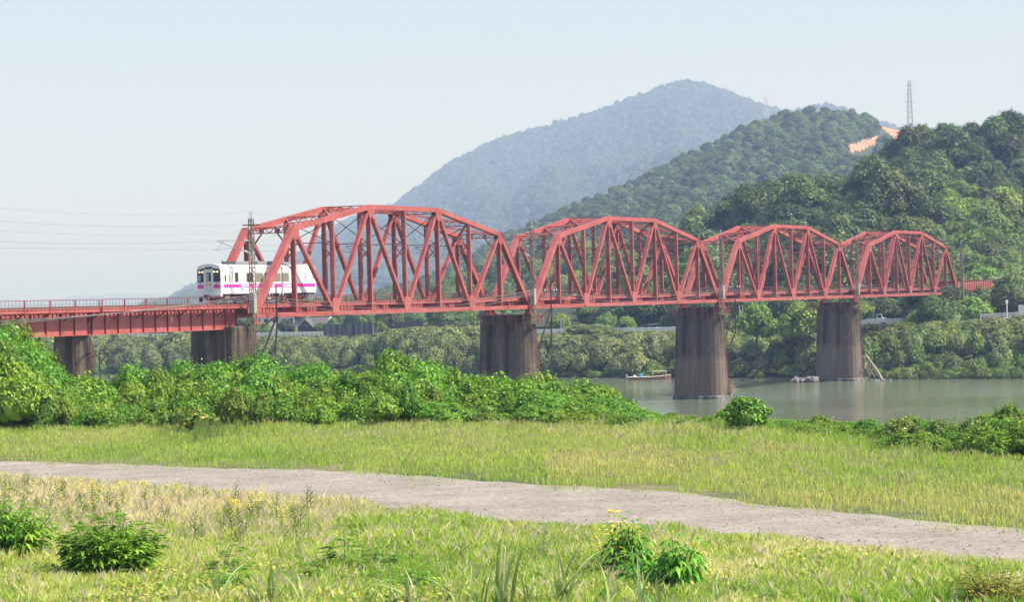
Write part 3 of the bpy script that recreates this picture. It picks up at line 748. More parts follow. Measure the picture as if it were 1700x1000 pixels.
def span_thing():
    root = empty('truss_span'); m = M['red']; cache = {}
    def T(i, y): return Vector((i*PW, y, topz(i)))
    def B(i, y): return Vector((i*PW, y, ZB))
    for y in (-HW, HW):
        # bottom chord, one piece per two panels
        for i in range(0, 8, 2):
            mb = MB()
            for s in (-1, 1): mb.beam((i*PW + .003, y + s*.17, ZB), ((i+2)*PW - .003, y + s*.17, ZB), .10, .46)
            mb.box(i*PW, (i+2)*PW, y - .13, y + .13, ZB - .08, ZB - .05)
            mb.obj('bottom_chord', m, root)
        for a, b, cv in ((B(0, y), T(1, y), None), (B(8, y), T(7, y), None)):
            e = laced(a, b, .56, .60, .36, bar=.15, cover=1 if a.x < b.x else -1, t=.07); e.obj('end_post', m, root)
        for i, j in ((1, 3), (3, 5), (5, 7)):
            mb = MB(); a, b = T(i, y), T(j, y); ex = (b - a).normalized()*.02
            for s in (-1, 1): mb.beam(a, b, .07, .44, off=(s*.20, 0))
            mb.beam(a - ex, b + ex, .60, .05, off=(0, -.245)); mb.beam(a, b, .40, .03, off=(0, .19))
            mb.obj('top_chord', m, root)
        for i in range(1, 8):
            if i % 2:
                mb = MB(); a, b = B(i, y) + Vector((0, 0, .1)), T(i, y) - Vector((0, 0, .18))
                for s in (-1, 1): mb.beam(a, b, .03, .26, off=(s*.23, 0))
                mb.beam(a, b, .43, .03); mb.obj('vertical_post', m, root)
            else: laced(B(i, y) + Vector((0, 0, .1)), T(i, y) - Vector((0, 0, .18)), .46, .26, .24, bar=.11).obj('vertical_post', m, root)
        for a, b in ((T(1, y), B(2, y)), (B(2, y), T(3, y)), (T(3, y), B(4, y)), (B(4, y), T(5, y)), (T(5, y), B(6, y)), (B(6, y), T(7, y))):
            laced(a, b, .42, .34 if a.z > b.z else .36, .26, bar=.14).obj('diagonal', m, root)
        # gusset plates
        for i in (0, 2, 4, 6, 8):
            mb = MB(); w0, w1, h = (.55, .95, 1.75) if i in (2, 4, 6) else (.65, .9, 1.1)
            for s in (-1, 1):
                yy = y + s*.245
                mb.prism([(i*PW - w0, ZB - .2), (i*PW + w0, ZB - .2), (i*PW + w1*.75, h*.62), (i*PW + w1*.62, h), (i*PW - w1*.62, h), (i*PW - w1*.75, h*.62)], 'y', yy - .012, yy + .012)
            mb.obj('gusset_plate', m, root)
        for i in (1, 3, 5, 7):
            mb = MB(); z = topz(i)
            for s in (-1, 1):
                yy = y + s*.268
                mb.prism([(i*PW - .75, z - .35), (i*PW - .3, z - 1.15), (i*PW + .3, z - 1.15), (i*PW + .75, z - .35), (i*PW + .45, z + .1), (i*PW - .45, z + .1)], 'y', yy - .012, yy + .012)
            mb.obj('gusset_plate', m, root)
        # bearing under each end
        for x in (.15, 8*PW - .15):
            mb = MB(); mb.prism([(x-.12, 0), (x+.12, 0), (x+.38, -.5), (x-.38, -.5)], 'y', y - .3, y + .3); mb.box(x-.5, x+.5, y-.4, y+.4, -.62, -.5)
            mb.obj('bearing', m, root)
    # struts and bracing between the trusses
    for i in range(1, 8):
        z = topz(i)
        flatlace((i*PW, -HW + .25, z - .12), (i*PW, HW - .25, z - .12), .52, .22, (0, 0, 1)).obj('top_strut', m, root)
        if 2 <= i <= 6:
            zl = 7.35; mb = MB(); mb.beam((i*PW, -HW + .2, zl), (i*PW, HW - .2, zl), .16, .10, side=(1, 0, 0)); mb.obj('sway_strut', m, root)
            for s in (-1, 1):
                mb = MB(); mb.beam((i*PW + s*.04, -s*(HW - .2), zl), (i*PW + s*.04, s*(HW - .2), z - .4), .07, .07, side=(1, 0, 0)); mb.obj('sway_brace', M['dark_red'], root)
                mb = MB(); mb.beam((i*PW, s*(HW - 1.25), zl), (i*PW, s*(HW - .2), zl - 1.35), .10, .10, side=(1, 0, 0)); mb.obj('knee_brace', m, root)
        else:
            for s in (-1, 1):
                mb = MB(); mb.beam((i*PW, s*.9, z - .45), (i*PW, s*(HW - .2), z - 2.3), .14, .12, side=(1, 0, 0)); mb.obj('knee_brace', m, root)
            mb = MB()
            for s in (-1, 1): mb.box(i*PW - .14, i*PW + .14, s*.9 - .22, s*.9 + .22, z - .44, z + .06)
            mb.obj('portal_plate', m, root)
    for i in range(1, 7):
        for s in (-1, 1):
            a = Vector((i*PW + .2, -s*(HW - .25), topz(i) - .1)); b = Vector(((i+1)*PW - .2, s*(HW - .25), topz(i+1) - .1))
            flatlace(a, b, .16, .16, (0, 0, 1), .5).obj('lateral_brace', m, root)
    for i in (3, 5):
        mb = MB(); mb.tube([(i*PW + .3, -HW + .2, 7.0), (i*PW + .3, .2, 7.15)], .035, 6); mb.tube([(i*PW + .3, -HW + .2, 5.9), (i*PW + .3, .3, 7.1)], .03, 6); mb.tube([(i*PW + .3, -.8, 6.6), (i*PW + .3, .5, 6.45)], .02, 5)
        mb.obj('cantilever_arm', M['black_steel'], root)
    # floor
    for i in range(0, 9):
        mb = MB(); x = i*PW + (.12 if i == 0 else -.12 if i == 8 else 0)
        mb.box(x - .02, x + .02, -HW + .3, HW - .3, .42, 1.12); mb.box(x - .14, x + .14, -HW + .3, HW - .3, .38, .42); mb.box(x - .14, x + .14, -HW + .3, HW - .3, 1.12, 1.16)
        mb.obj('floor_beam', m, root)
    for i in range(8):
        for s in (-1, 1):
            mb = MB(); x0, x1 = i*PW + .16, (i+1)*PW - .16; y = s*.85
            mb.box(x0, x1, y - .015, y + .015, .5, 1.13); mb.box(x0, x1, y - .11, y + .11, 1.13, 1.17); mb.box(x0, x1, y - .11, y + .11, .46, .5)
            for k in range(11): xx = x0 + .3 + k*(x1-x0-.6)/10; mb.box(xx - .03, xx + .03, y - .10, y + .10, .5, 1.13)
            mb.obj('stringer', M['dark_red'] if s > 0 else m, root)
    for s in (-1, 1):
        mb = MB()
        for i in range(8): mb.beam((i*PW + .2, -s*(HW - .3), .34), ((i+1)*PW - .2, s*(HW - .3), .34), .12, .05)
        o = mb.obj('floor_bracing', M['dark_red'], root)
    deck_parts(root, .05, 8*PW + GAP - .05, truss=True)
    return root
def deck_parts(root, x0, x1, truss=False, zoff=0.0, post=3.12):
    """sleepers, rails, walkway and handrail between x0 and x1"""
    mb = MB(); n = int((x1 - x0) / .62)
    for k in range(n): x = x0 + .3 + k*.62; mb.box(x - .11, x + .11, -1.2, 1.2, 1.18, 1.36)
    s = mb.obj('sleepers', M['wood'], root); s['kind'] = 'stuff'
    for y in (-.555, .555):
        mb = MB(); mb.box(x0, x1, y - .07, y + .07, 1.362, 1.385); mb.box(x0, x1, y - .018, y + .018, 1.385, 1.47); mb.box(x0, x1, y - .035, y + .035, 1.47, 1.51)
        mb.obj('rail', M['rail'], root)
    for sd in (-1,):
        y0 = sd * 2.22
        mb = MB(); mb.box(x0, x1, min(y0, y0 - sd*.72), max(y0, y0 - sd*.72), 1.12, 1.15)
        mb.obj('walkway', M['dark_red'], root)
        mb = MB(); mb.box(x0, x1, y0 - .05, y0 + .05, .98, 1.20); mb.box(x0, x1, y0 - .04, y0 + .04, 1.27, 1.36)
        mb.obj('walkway_edge_beam', M['red'], root)
        hr = MB(); hr.box(x0, x1, y0 - .03, y0 + .03, 2.02, 2.08)
        hr = hr.obj('handrail', M['dark_red'], root)
        n = max(1, round((x1 - x0) / post))
        for k in range(n + 1):
            x = x0 + .05 + k * (x1 - x0 - .1) / n
            mb = MB(); mb.box(-.04, .04, -.05, .05, .86 - 2.05, 2.018 - 2.05)
            key = 'railing_post_mesh'
            me = bpy.data.meshes.get(key) or mb.mesh(key, M['red'])
            p = link('railing_post', me, hr); p.location = (x, y0 - sd*.0 + sd*.055, 2.05)
        mb = MB(); x = x0 + .2
        while x < x1 - .1: mb.box(x - .009, x + .009, y0 - .009, y0 + .009, 1.36, 2.02); x += .5
        mb.box(x0, x1, y0 - .011, y0 + .011, 1.66, 1.68)
        mb.obj('pickets', M['dark_red'], hr)['kind'] = 'stuff'
    # far walkway kerb
    mb = MB(); mb.box(x0, x1, 1.5, 2.2, 1.12, 1.15); mb.box(x0, x1, 2.17, 2.25, .98, 1.2); mb.obj('far_walkway', M['dark_red'], root)
sp0 = span_thing()
labels = ['nearest and largest red truss span, the train entering its left end', 'second red truss span from the left, between the second and third tall piers',
          'third red truss span from the left, crossing open water', 'farthest red truss span, at the wooded right bank']
for k in range(4):
    o = sp0 if k == 0 else dup(sp0)
    o.location = bw(k*(SPAN + GAP), 0, 0); o.rotation_euler = (0, 0, RZB)
    tag(o, labels[k], 'bridge span', 'truss spans of the red railway bridge')

# approach plate girders
def text_mesh(parent, txt, size, loc, rot, m):
    cu = bpy.data.curves.new('lettering', 'FONT'); cu.body = txt; cu.size = size; cu.extrude = .006; cu.align_x = 'CENTER'
    tmp = bpy.data.objects.new('tmp', cu); C.objects.link(tmp)
    bpy.context.view_layer.update()
    me = bpy.data.meshes.new_from_object(tmp.evaluated_get(bpy.context.evaluated_depsgraph_get()))
    bpy.data.objects.remove(tmp); me.materials.clear(); me.materials.append(m)
    o = link('lettering', me, parent); o.location = loc; o.rotation_euler = rot; return o
def girder(t0, t1, label, num=None, rib=1.95, zt=1.05, zb=-.95, yy=1.05, half=False):
    root = empty('plate_girder_span', bw(t0, 0, 0), RZB); L = t1 - t0
    for s in (-1, 1):
        mb = MB(); y = s*yy
        mb.box(.02, L - .02, y - .02, y + .02, zb, zt); mb.box(0, L, y - .17, y + .17, zt, zt + .05); mb.box(0, L, y - .17, y + .17, zb - .05, zb)
        g = mb.obj('girder', M['red'], root)
        n = int(L / rib)
        if s < 0:
            for k in range(n + 1):
                x = .12 + k*(L - .24)/n
                rme = bpy.data.meshes.get(f'stiff_{zt}')
                if rme is None:
                    q = MB(); q.box(-.045, .045, -.14, 0, zb + .003, zt - .003); rme = q.mesh(f'stiff_{zt}', M['dark_red'] if not half else M['red'])
                w = link('stiffener', rme, root); w.location = (x, y - .021, 0)
            if not half:
                mb = MB()
                for k in range(int(L/.65)): x = .3 + k*.65; mb.box(x - .03, x + .03, y - .12, y - .021, zt - .42, zt - .003)
                mb.obj('bracket_shadow_teeth', M['dark_red'], root)['kind'] = 'stuff'  # dark teeth modelled on the upper web in place of the brackets' shadows
    mb = MB()
    for k in range(int(L/2) + 1): x = .2 + k*(L - .4)/int(L/2); mb.box(x - .04, x + .04, -yy + .02, yy - .02, zb + .1, zt - .1)
    mb.obj('cross_frames', M['dark_red'], root)
    if not half:
        for k in range(int(L / 3.4) + 1):   # walkway brackets
            x = .1 + k * (L - .2) / int(L / 3.4)
            mb = MB(); mb.beam((x, -yy - .03, .3), (x, -2.2, .98), .08, .10, side=(1, 0, 0)); mb.beam((x, -yy - .03, 1.02), (x, -2.25, 1.02), .08, .08, side=(1, 0, 0))
            mb.obj('walkway_bracket', M['dark_red'], root)
        deck_parts(root, 0.02, L - .02, post=3.4)
    if num: text_mesh(root, num[0], .6, (num[1], -yy - .032, num[2]), (R(90), 0, 0), M['white'])
    return tag(root, label, 'bridge span', 'red plate girder approach spans')
girder(-24.6, -.55, 'red plate girder approach span between the train and the leftmost pier, numbered 7', ('7', 24.6 - 11.8, -.15))
girder(-50, -24.9, 'red plate girder approach span at the left edge of the photo, numbered 6', ('6', 50 - 35.8, -.15))
girder(-75, -50.3, 'red plate girder approach span beyond the left edge')
def right_girder():
    # half-through girders beyond the last truss, curving away behind
    for k, (t0, t1, zt, zb, lab) in enumerate(((253.2, 281, 2.55, .75, 'red ribbed plate girder span right of the last truss'), (281.3, 296, 1.9, .85, 'short low red girder span running into the wooded bank'))):
        o = girder(t0, t1, lab, None, 1.7, zt, zb, 1.9, half=True)
        mb = MB(); L = t1 - t0
        mb.box(0, L, -1.85, 1.85, .95, 1.05)
        for s in range(int(L/2.2)): x = .6 + s*2.2; mb.prism([(-2.1, zb), (2.1, zb), (1.7, zb - .5), (-1.7, zb - .5)], 'x', x, x + .5)
        mb.obj('deck_floor', M['red'], o)
        for y in (-.555, .555):
            q = MB(); q.box(0, L, y - .035, y + .035, 1.36, 1.51); q.obj('rail', M['rail'], o)
        q = MB(); q.box(0, L, -2.1, -2.05, zt + .5, zt + .55)
        for s in range(int(L/2.5)+1): q.box(s*2.5, s*2.5+.05, -2.1, -2.05, zt, zt + .5)
        q.obj('handrail', M['dark_red'], o)
right_girder()

# piers
def oval(L, W, n=8):
    """rounded-nose plan, long side across the bridge (y)"""
    pts = []; r = W/2
    for k in range(n + 1): a = math.pi * k / n; pts.append((r*math.cos(a), L/2 - r + r*math.sin(a)))
    for k in range(n + 1): a = math.pi + math.pi * k / n; pts.append((r*math.cos(a), -L/2 + r + r*math.sin(a)))
    return pts
def loft(mb, rings, m=0):
    n = len(rings[0][0]); vs = []
    for pl, z in rings: vs += [(x, y, z) for x, y in pl]
    fs = [tuple(range(n))[::-1], tuple(range((len(rings)-1)*n, len(rings)*n))]
    for i in range(len(rings) - 1):
        for k in range(n): a = i*n + k; b = i*n + (k+1) % n; fs.append((a, b, b + n, a + n))
    mb.add(vs, fs, m)
def pier(t, label, ztop, L=6.9, W=2.6, zcap=None, platform=True, foot=True, zbase=WATER - 3, batter=.045, lat=.35):
    root = empty('bridge_pier', bw(t, lat, 0), RZB); b = zbase - BO.z
    mb = MB(); zs = [ztop + (b - ztop) * k / 10 for k in range(11)]
    loft(mb, [(oval(L + (ztop - z)*batter*2, W + (ztop - z)*batter*2), z) for z in zs][::-1]); mb.obj('shaft', M['pier'], root)
    mb = MB(); loft(mb, [(oval(L - .1, W - .1), ztop + .003), (oval(L - .1, W - .1), ztop + .35), (oval(L - .4, W - .4), ztop + .42)]); mb.obj('coping', M['pier'], root)
    if zcap:
        mb = MB(); mb.box(-W/2 + .35, W/2 - .35, -L/2 + .9, L/2 - .6, ztop + .423, zcap); mb.obj('bearing_block', M['pier'], root)
    if foot:
        f = WATER - BO.z; h = ztop - f; mb = MB(); L2 = L + h*batter*2 + .5; W2 = W + h*batter*2 + .5
        loft(mb, [(oval(L2, W2), f - 1.5), (oval(L2, W2), f + .35), (oval(L2 - .3, W2 - .3), f + .45)]); mb.obj('footing', M['conc'], root)
    if platform:
        z = ztop + .2; pl = MB(); Lp, Wp = L/2 + .55, W/2 + .7
        pl.box(-Wp, -W/2, -Lp, Lp, z - .04, z); pl.box(W/2, Wp, -Lp, Lp, z - .04, z); pl.box(-W/2, W/2, -Lp, -L/2, z - .04, z); pl.box(-W/2, W/2, L/2, Lp, z - .04, z)
        o = pl.obj('maintenance_platform', M['dark_red'], root)
        q = MB()
        for hz in (.5, 1.0):
            for s in (-1, 1):
                q.box(-Wp, Wp, s*Lp - .02, s*Lp + .02, z + hz - .02, z + hz + .02); q.box(s*Wp - .02, s*Wp + .02, -Lp, Lp, z + hz - .02, z + hz + .02)
        for k in range(9):
            y = -Lp + k*2*Lp/8
            for s in (-1, 1): q.box(s*Wp - .03, s*Wp + .03, y - .03, y + .03, z, z + 1.0)
        for k in range(5):
            x = -Wp + k*2*Wp/4
            for s in (-1, 1): q.box(x - .03, x + .03, s*Lp - .03, s*Lp + .03, z, z + 1.0)
        q.obj('platform_railing', M['red'], o)
        q = MB()
        for k in range(5):
            y = -Lp + .3 + k*(2*Lp - .6)/4; q.beam((-W/2 - .05, y, z - .65), (-Wp, y, z - .03), .06, .06); 
        q.obj('platform_bracket', M['red'], o)
        # drain / ladder strip down the near nose
    q = MB(); z0 = b + 3.2; y0 = -(L/2) - .1
    for s in (-.18, .18): q.beam((s, y0 - (ztop - z0)*batter - .12, z0), (s, y0 - .12, ztop), .05, .05)
    for k in range(int((ztop - z0)/.4)):
        z = z0 + k*.4; q.box(-.18, .18, y0 - (ztop - z)*batter - .14, y0 - (ztop - z)*batter - .10, z - .02, z + .02)
    q.obj('ladder', M['dark_red'], root)
    return tag(root, label, 'bridge pier', 'concrete piers of the railway bridge')
pier(-25, 'leftmost short concrete pier under the plate girders, with a rusty ladder frame', -1.42, L=3.4, W=2.2, platform=False, foot=False, zbase=-8, batter=.03, lat=.6)
p1 = pier(-1.0, 'wide stained concrete pier below the train where the trusses begin', -1.12, L=6.5, W=4.0, platform=False, foot=False, zbase=-8, batter=.03, lat=.15)
q = MB(); q.box(-.1, 1.8, -3.0, 3.0, -.70, -.62); q.obj('bearing_shelf', M['pier'], p1)
pier(SPAN + GAP/2, 'second tall dark pier, with driftwood caught at its right foot', -1.85, zcap=-.66)
pier(2*(SPAN + GAP) - GAP/2, 'third tall pier standing alone in open water', -1.85, zcap=-.66)
pier(3*(SPAN + GAP) - GAP/2, 'fourth tall pier beside the far shore, a pale log leaning on it', -1.85, zcap=-.66)
pier(4*(SPAN + GAP) - GAP/2, 'last pier on the wooded right bank, half hidden by bushes', -1.55, L=7.4, W=3.4, zcap=-.66, platform=False, foot=False, zbase=-3)
pier(281.2, 'small pier in the shade under the right girder spans', .1, L=4.4, W=1.6, platform=False, foot=False, zbase=-3)
pier(-50.2, 'approach pier beyond the left edge', -1.42, L=3.4, W=2.2, platform=False, foot=False, zbase=-8, batter=.03, lat=.6)

# lattice masts with cantilever arms
def mast():
    root = empty('catenary_mast')
    mb = MB(); w0, w1, z0, z1 = .23, .17, -1.1, 9.4
    def cor(z, i): t = (z - z0)/(z1 - z0); w = w0 + (w1 - w0)*t; return Vector(((-w, w, w, -w)[i], (-w, -w, w, w)[i], z))
    for i in range(4): mb.beam(cor(z0, i), cor(z1, i), .07, .07, side=(1, 0, 0))
    n = 26
    for k in range(n):
        za, zb_ = z0 + (z1-z0)*k/n, z0 + (z1-z0)*(k+1)/n
        for i in range(4):
            j = (i+1) % 4; mb.beam(cor(za, i if k % 2 else j), cor(zb_, j if k % 2 else i), .045, .03, side=(0, 0, 1))
    mb.obj('lattice_shaft', M['mast'], root)
    q = MB(); q.box(-.27, .27, -.27, .27, .5, 2.35); q.obj('shaft_casing', M['conc_pole'], root)
    q = MB(); 
    for s in (-1, 1): q.box(s*.15 - .03, s*.15 + .03, -.03, .03, 9.4, 10.1)
    q.box(-.18, .18, -.03, .03, 10.04, 10.12); q.obj('top_frame', M['steel'], root)
    # cantilever: y positive points over the track (mast stands at -3.45)
    a = MB(); a.tube([(0, .75, 7.35), (0, 3.6, 7.45)], .035, 6); a.tube([(0, .75, 6.35), (0, 3.9, 7.42)], .035, 6)
    a.tube([(0, 1.9, 6.72), (0, 4.1, 6.55)], .022, 5); a.tube([(0, 3.0, 7.42), (0, 3.9, 6.52)], .02, 5)
    a = a.obj('cantilever_arm', M['steel'], root)
    a2 = MB(); a2.tube([(0, .2, 7.33), (0, .78, 7.35)], .075, 8); a2.tube([(0, .2, 6.15), (0, .78, 6.38)], .075, 8); a2.obj('insulator', M['insul'], a)
    b = MB(); b.beam((0, -.9, 8.78), (0, .9, 8.78), .10, .10, side=(1, 0, 0)); b = b.obj('crossarm', M['black_steel'], root)
    c = MB(); c.tube([(0.05, .35, 8.7), (.35, .5, 8.25)], .05, 6); c.tube([(.75, .55, 8.7), (.40, .52, 8.25)], .05, 6); c.obj('insulator', M['insul'], b)
    return root
M['mast'] = plain('rusty_lattice_steel', (.21,.165,.13), .7, .1, .4, 3)
m0 = mast()
mastT = [-1.4, 61.9, 125.2, 188.3, 252.6]
mlab = ['rusty lattice mast at the left end of the first truss, beside the train', 'lattice mast between the first and second trusses', 'lattice mast between the second and third trusses',
        'lattice mast between the third and fourth trusses', 'lattice mast at the right end of the last truss']
for k, t in enumerate(mastT + [-52.0, 300.]):
    o = m0 if k == 0 else dup(m0)
    o.location = bw(t, -3.45, 0); o.rotation_euler = (0, 0, RZB)
    tag(o, (mlab + ['lattice mast beyond the left edge', 'grey lattice mast on the wooded bank at the right edge'])[k], 'railway mast', 'lattice masts carrying the overhead line')

# wires
def wire(name, pts, r, m, label, cat='overhead wire', group='overhead wires of the railway', sag=0, n=10):
    mb = MB()
    for a, b, sg in pts:
        a, b = Vector(a), Vector(b); L = []
        for k in range(n + 1):
            t = k/n; p = a.lerp(b, t); p.z -= sg*4*t*(1 - t); L.append(p)
        mb.tube(L, r, 4, cap=False)
    return tag(mb.obj(name, m), label, cat, group)
TT = [-52.0] + mastT + [300.]
for lat, z, sg, r, lab in ((0, 6.5, .03, .009, 'contact wire running level above the track'), (0, 7.4, .75, .010, 'catenary wire sagging above the contact wire'),
                        (-3.9, 8.9, 1.0, .008, 'upper feeder wire on the camera side of the masts'), (-3.0, 8.2, 1.0, .008, 'lower feeder wire beside the masts'),
                        (-3.5, 10.0, 1.1, .007, 'topmost earth wire over the mast heads')):
    wire('overhead_wire', [(bw(a, lat, z), bw(b, lat, z), sg*((b-a)/63)**2) for a, b in zip(TT[:-1], TT[1:])], r, M['wire'], lab)
for j, (dz, sg, lat) in enumerate(((2.15, 1.15, -3.75), (1.95, 1.45, -3.8), (1.75, 1.7, -3.72))):
    seg = [(bw(a + .2, lat, dz), bw(b - .2, lat, dz), sg) for a, b in zip(mastT[:-1], mastT[1:])]
    seg += [(bw(-1.4, lat, dz + .1), bw(-52, lat, -.1 + .25*j), .35), (bw(252.6, lat, dz), bw(300, lat, 5.0 + .4*j), .9)]
    wire('hanging_cable', seg, .022, M['cable'], ['top', 'middle', 'lowest'][j] + ' of the grey cables sagging along the handrail', 'cable', 'grey cables hanging along the bridge')

# cable poles on struts beside the piers
def strut_pole():
    root = empty('cable_pole')
    mb = MB(); mb.tube([(0, 0, .1), (0, 0, 3.2)], .09, 8, r1=.07); mb.obj('pole', M['black_steel'], root)
    mb = MB(); mb.box(-.06, .06, -.9, .9, 2.05, 2.15); mb = mb.obj('crossarm', M['black_steel'], root)
    for y in (-.75, -.4, .4, .75):
        i = MB(); i.tube([(0, y, 2.15), (0, y, 2.42)], .07, 7, r1=.05); i.obj('insulator', M['insul'], mb)
    for a, b in (((0, 0, .15), (-2.2, .45, -.95)), ((0, 0, .1), (-2.7, .3, -3.9)), ((0, -.1, .1), (-1.6, -.6, -3.9)), ((-1.6, -.6, -3.9), (-1.7, .1, -5.8)), ((-2.7, .3, -3.9), (-2.5, .5, -4.6))):
        s = MB(); s.beam(a, b, .13, .13); s.obj('strut', M['black_steel'], root)
    return root
s0 = strut_pole()
for k, (t, lab) in enumerate(((2.4, 'dark cable pole on slanting struts in front of the train'), (66.3, 'dark cable pole on slanting struts right of the second pier'), (129.5, 'dark cable pole on slanting struts right of the third pier'))):
    o = s0 if k == 0 else dup(s0); o.location = bw(t, -3.75, 0 if k == 0 else -.1); o.rotation_euler = (0, 0, RZB); tag(o, lab, 'pole', 'cable poles carried beside the piers')

# ladder frame on the leftmost pier
mb = MB()
for y in (0, .9): mb.tube([(0, -y, -5.5), (0, -y, 0)], .05, 6)
for z in (0, -2.3, -4.6): mb.tube([(0, 0, z), (0, -.9, z)], .05, 6)
mb.tube([(0, 0, -.9), (0, -.9, 0)], .04, 6)
o = mb.obj('iron_frame', M['black_steel']); o.location = bw(-24.6, -1.9, -2.6); o.rotation_euler = (0, 0, RZB)
tag(o, 'thin rusty iron frame standing against the leftmost pier', 'iron frame')

# ------------------------------------------------------------------ the train
def train():
    L, W2 = 18.0, 1.4; zf, ze, zr = 2.36, 4.78, 5.22
    root = empty('railcar', bw(-3.55, 0, 0), RZB)
    def prof(w=W2, dz=0): 
        p = [(-w, zf + dz), (-w, ze - .1)]
        for k in range(9):
            a = math.pi - math.pi*k/8; p.append((w*(.985)*math.cos(a) if k not in (0, 8) else w*math.cos(a), ze + (zr - ze)*math.sin(a)**.8 if 0 < k < 8 else ze))
        return p + [(w, ze - .1), (w, zf + dz)]
    mb = MB(); rings = []
    for x, s in ((0, .93), (.12, .985), (.35, 1.0), (L - .35, 1.0), (L - .12, .985), (L, .93)):
        rings.append(([(x, y*s, zf + (z - zf)*(1 if s == 1 else .985 + .015*s)) for y, z in prof()]))
    n = len(rings[0]); vs = sum(rings, []); fs = [tuple(range(n)), tuple(range(5*n, 6*n))[::-1]]
    for i in range(5):
        for k in range(n): fs.append((i*n+k, (i+1)*n+k, (i+1)*n+(k+1) % n, i*n+(k+1) % n))
    mb.add(vs, fs); mb.obj('body', M['white'], root)
    # roof skin and equipment
    mb = MB(); mb.box(1.9, L - 1.9, -.98, .98, 5.10, 5.18); mb.obj('roof_walkway', M['roofgrey'], root)
    for x0, x1, h in ((3.6, 6.8, .28), (7.6, 10.6, .30), (12.2, 14.4, .24)):
        q = MB(); q.prism([(-.85, 5.183), (.85, 5.183), (.7, 5.18 + h), (-.7, 5.18 + h)], 'x', x0, x1); q.obj('roof_unit', M['roofgrey'], root)
    for x in (1.55, 13.9):
        q = MB(); q.tube([(x, -.55, 5.05), (x, -.55, 5.45), (x, -.55, 5.62)], .07, 7, r1=.02); q.box(x - .14, x + .14, -.69, -.41, 5.08, 5.2); q.obj('horn', M['under'], root)
    q = MB(); q.box(1.2, L - 1.2, -W2 - .02, -W2 + .06, 4.80, 4.84); q.obj('rain_gutter', M['roofgrey'], root)
    # side: y = -W2 faces the camera
    y = -W2
    def panel(name, x0, x1, z0, z1, m, d=.006, par=root):
        q = MB(); q.box(x0, x1, y - d, y + .02, z0, z1); return q.obj(name, m, par)
    zb0, zb1 = 2.92, 3.27
    for x0, x1 in ((.36, 1.17), (1.22, 1.72), (1.80, 3.50), (5.12, 5.35), (6.95, 9.05), (10.15, 10.85), (13.05, 15.28), (15.33, 17.64)): panel('magenta_band', x0, x1, zb0, zb1, M['magenta'], .016)
    for x0, x1 in ((3.90, 5.12), (5.35, 6.95), (9.05, 10.15), (10.85, 13.05)):
        panel('magenta_band', x0, x1, zb0, zb0 + .07, M['magenta'], .0155); panel('magenta_band', x0, x1, zb1 - .07, zb1, M['magenta'], .0155); panel('magenta_band', x0, x1, zb0 + .071, zb1 - .071, M['magenta'], .006)
    # white lettering in the band (too small to read)
    q = MB(); rr = random.Random(3); 
    for x0, x1 in ((4.0, 5.1), (5.45, 6.9), (9.1, 10.1), (10.95, 13.0)):
        x = x0
        while x < x1 - .1:
            wd = rr.uniform(.12, .19)
            q.box(x, x + .045, y - .012, y, zb0 + .075, zb1 - .075)
            for z in (zb0 + .08, zb0 + .16, zb1 - .115): 
                if rr.random() < .75: q.box(x + .02, x + wd, y - .011, y, z, z + .045)
            if rr.random() < .6: q.box(x + wd - .03, x + wd, y - .0125, y, zb0 + .09, zb1 - .09)
            x += wd + .04
    q.obj('band_lettering', M['white'], root)
    panel('sill_line', .4, L - .4, 2.44, 2.465, M['magenta'], .007)
    # doors (sliding) and windows
    for x0, x1, wx in ((1.72, 3.20, 0), (15.0, 16.3, 0)):
        dr = panel('door', x0 + .02, x1 - .02, zf + .12, 4.42, M['white'], .013)
        q = MB(); q.box(x0 + .02, x0 + .045, y - .016, y, zf + .12, 4.42); q.box(x1 - .045, x1 - .02, y - .016, y, zf + .12, 4.42); q.box(x0 + .02, x1 - .02, y - .016, y, 4.42, 4.45); q.obj('door_frame', M['lightgrey'], dr)
    def window(x0, x1, z0, z1, m, fr=.05):
        f = MB()
        for a in ((x0 - fr, x0, z0 - fr, z1 + fr), (x1, x1 + fr, z0 - fr, z1 + fr), (x0, x1, z0 - fr, z0), (x0, x1, z1, z1 + fr)): f.box(a[0], a[1], y - .022, y + .01, a[2], a[3])
        f = f.obj('window', M['lightgrey'], root)
        g = MB(); g.box(x0, x1, y - .0145, y + .01, z0, z1); g.obj('window_pane', m, f)
        return f
    window(.50, .80, 3.55, 4.15, M['glass'], .03); window(1.20, 1.42, 3.48, 4.25, M['curtain'], .03)
    window(2.35, 2.98, 3.45, 4.36, M['glass'], .03)
    for x0, m in ((4.45, M['glass']), (6.20, M['curtain']), (7.85, M['curtain']), (9.55, M['curtain']), (11.15, M['curtain'])):
        window(x0, x0 + 1.32, 3.45, 4.32, m)
    window(15.5, 15.95, 3.45, 4.34, M['paleglass'], .03); window(17.1, 17.38, 3.5, 4.2, M['paleglass'], .03)
    q = MB(); 
    for z in (3.92, 3.86): q.box(3.65, 3.98, y - .008, y, z, z + .03); q.box(14.2, 14.45, y - .008, y, z, z + .03)
    q.obj('number_plate', M['under'], root)
    q = MB(); q.prism([(3.68 + .13*math.cos(a), 2.78 + .16*math.sin(a)) for a in [k*math.pi/6 for k in range(12)]], 'y', y - .012, y); q.obj('blue_emblem', M['blue'], root)
    # front (x=0 side) faces -x
    def fp(name, y0, y1, z0, z1, m, d=.03, par=root, x=0.0):
        q = MB(); q.box(x - d, x + .03, y0, y1, z0, z1); return q.obj(name, m, par)
    ws = []
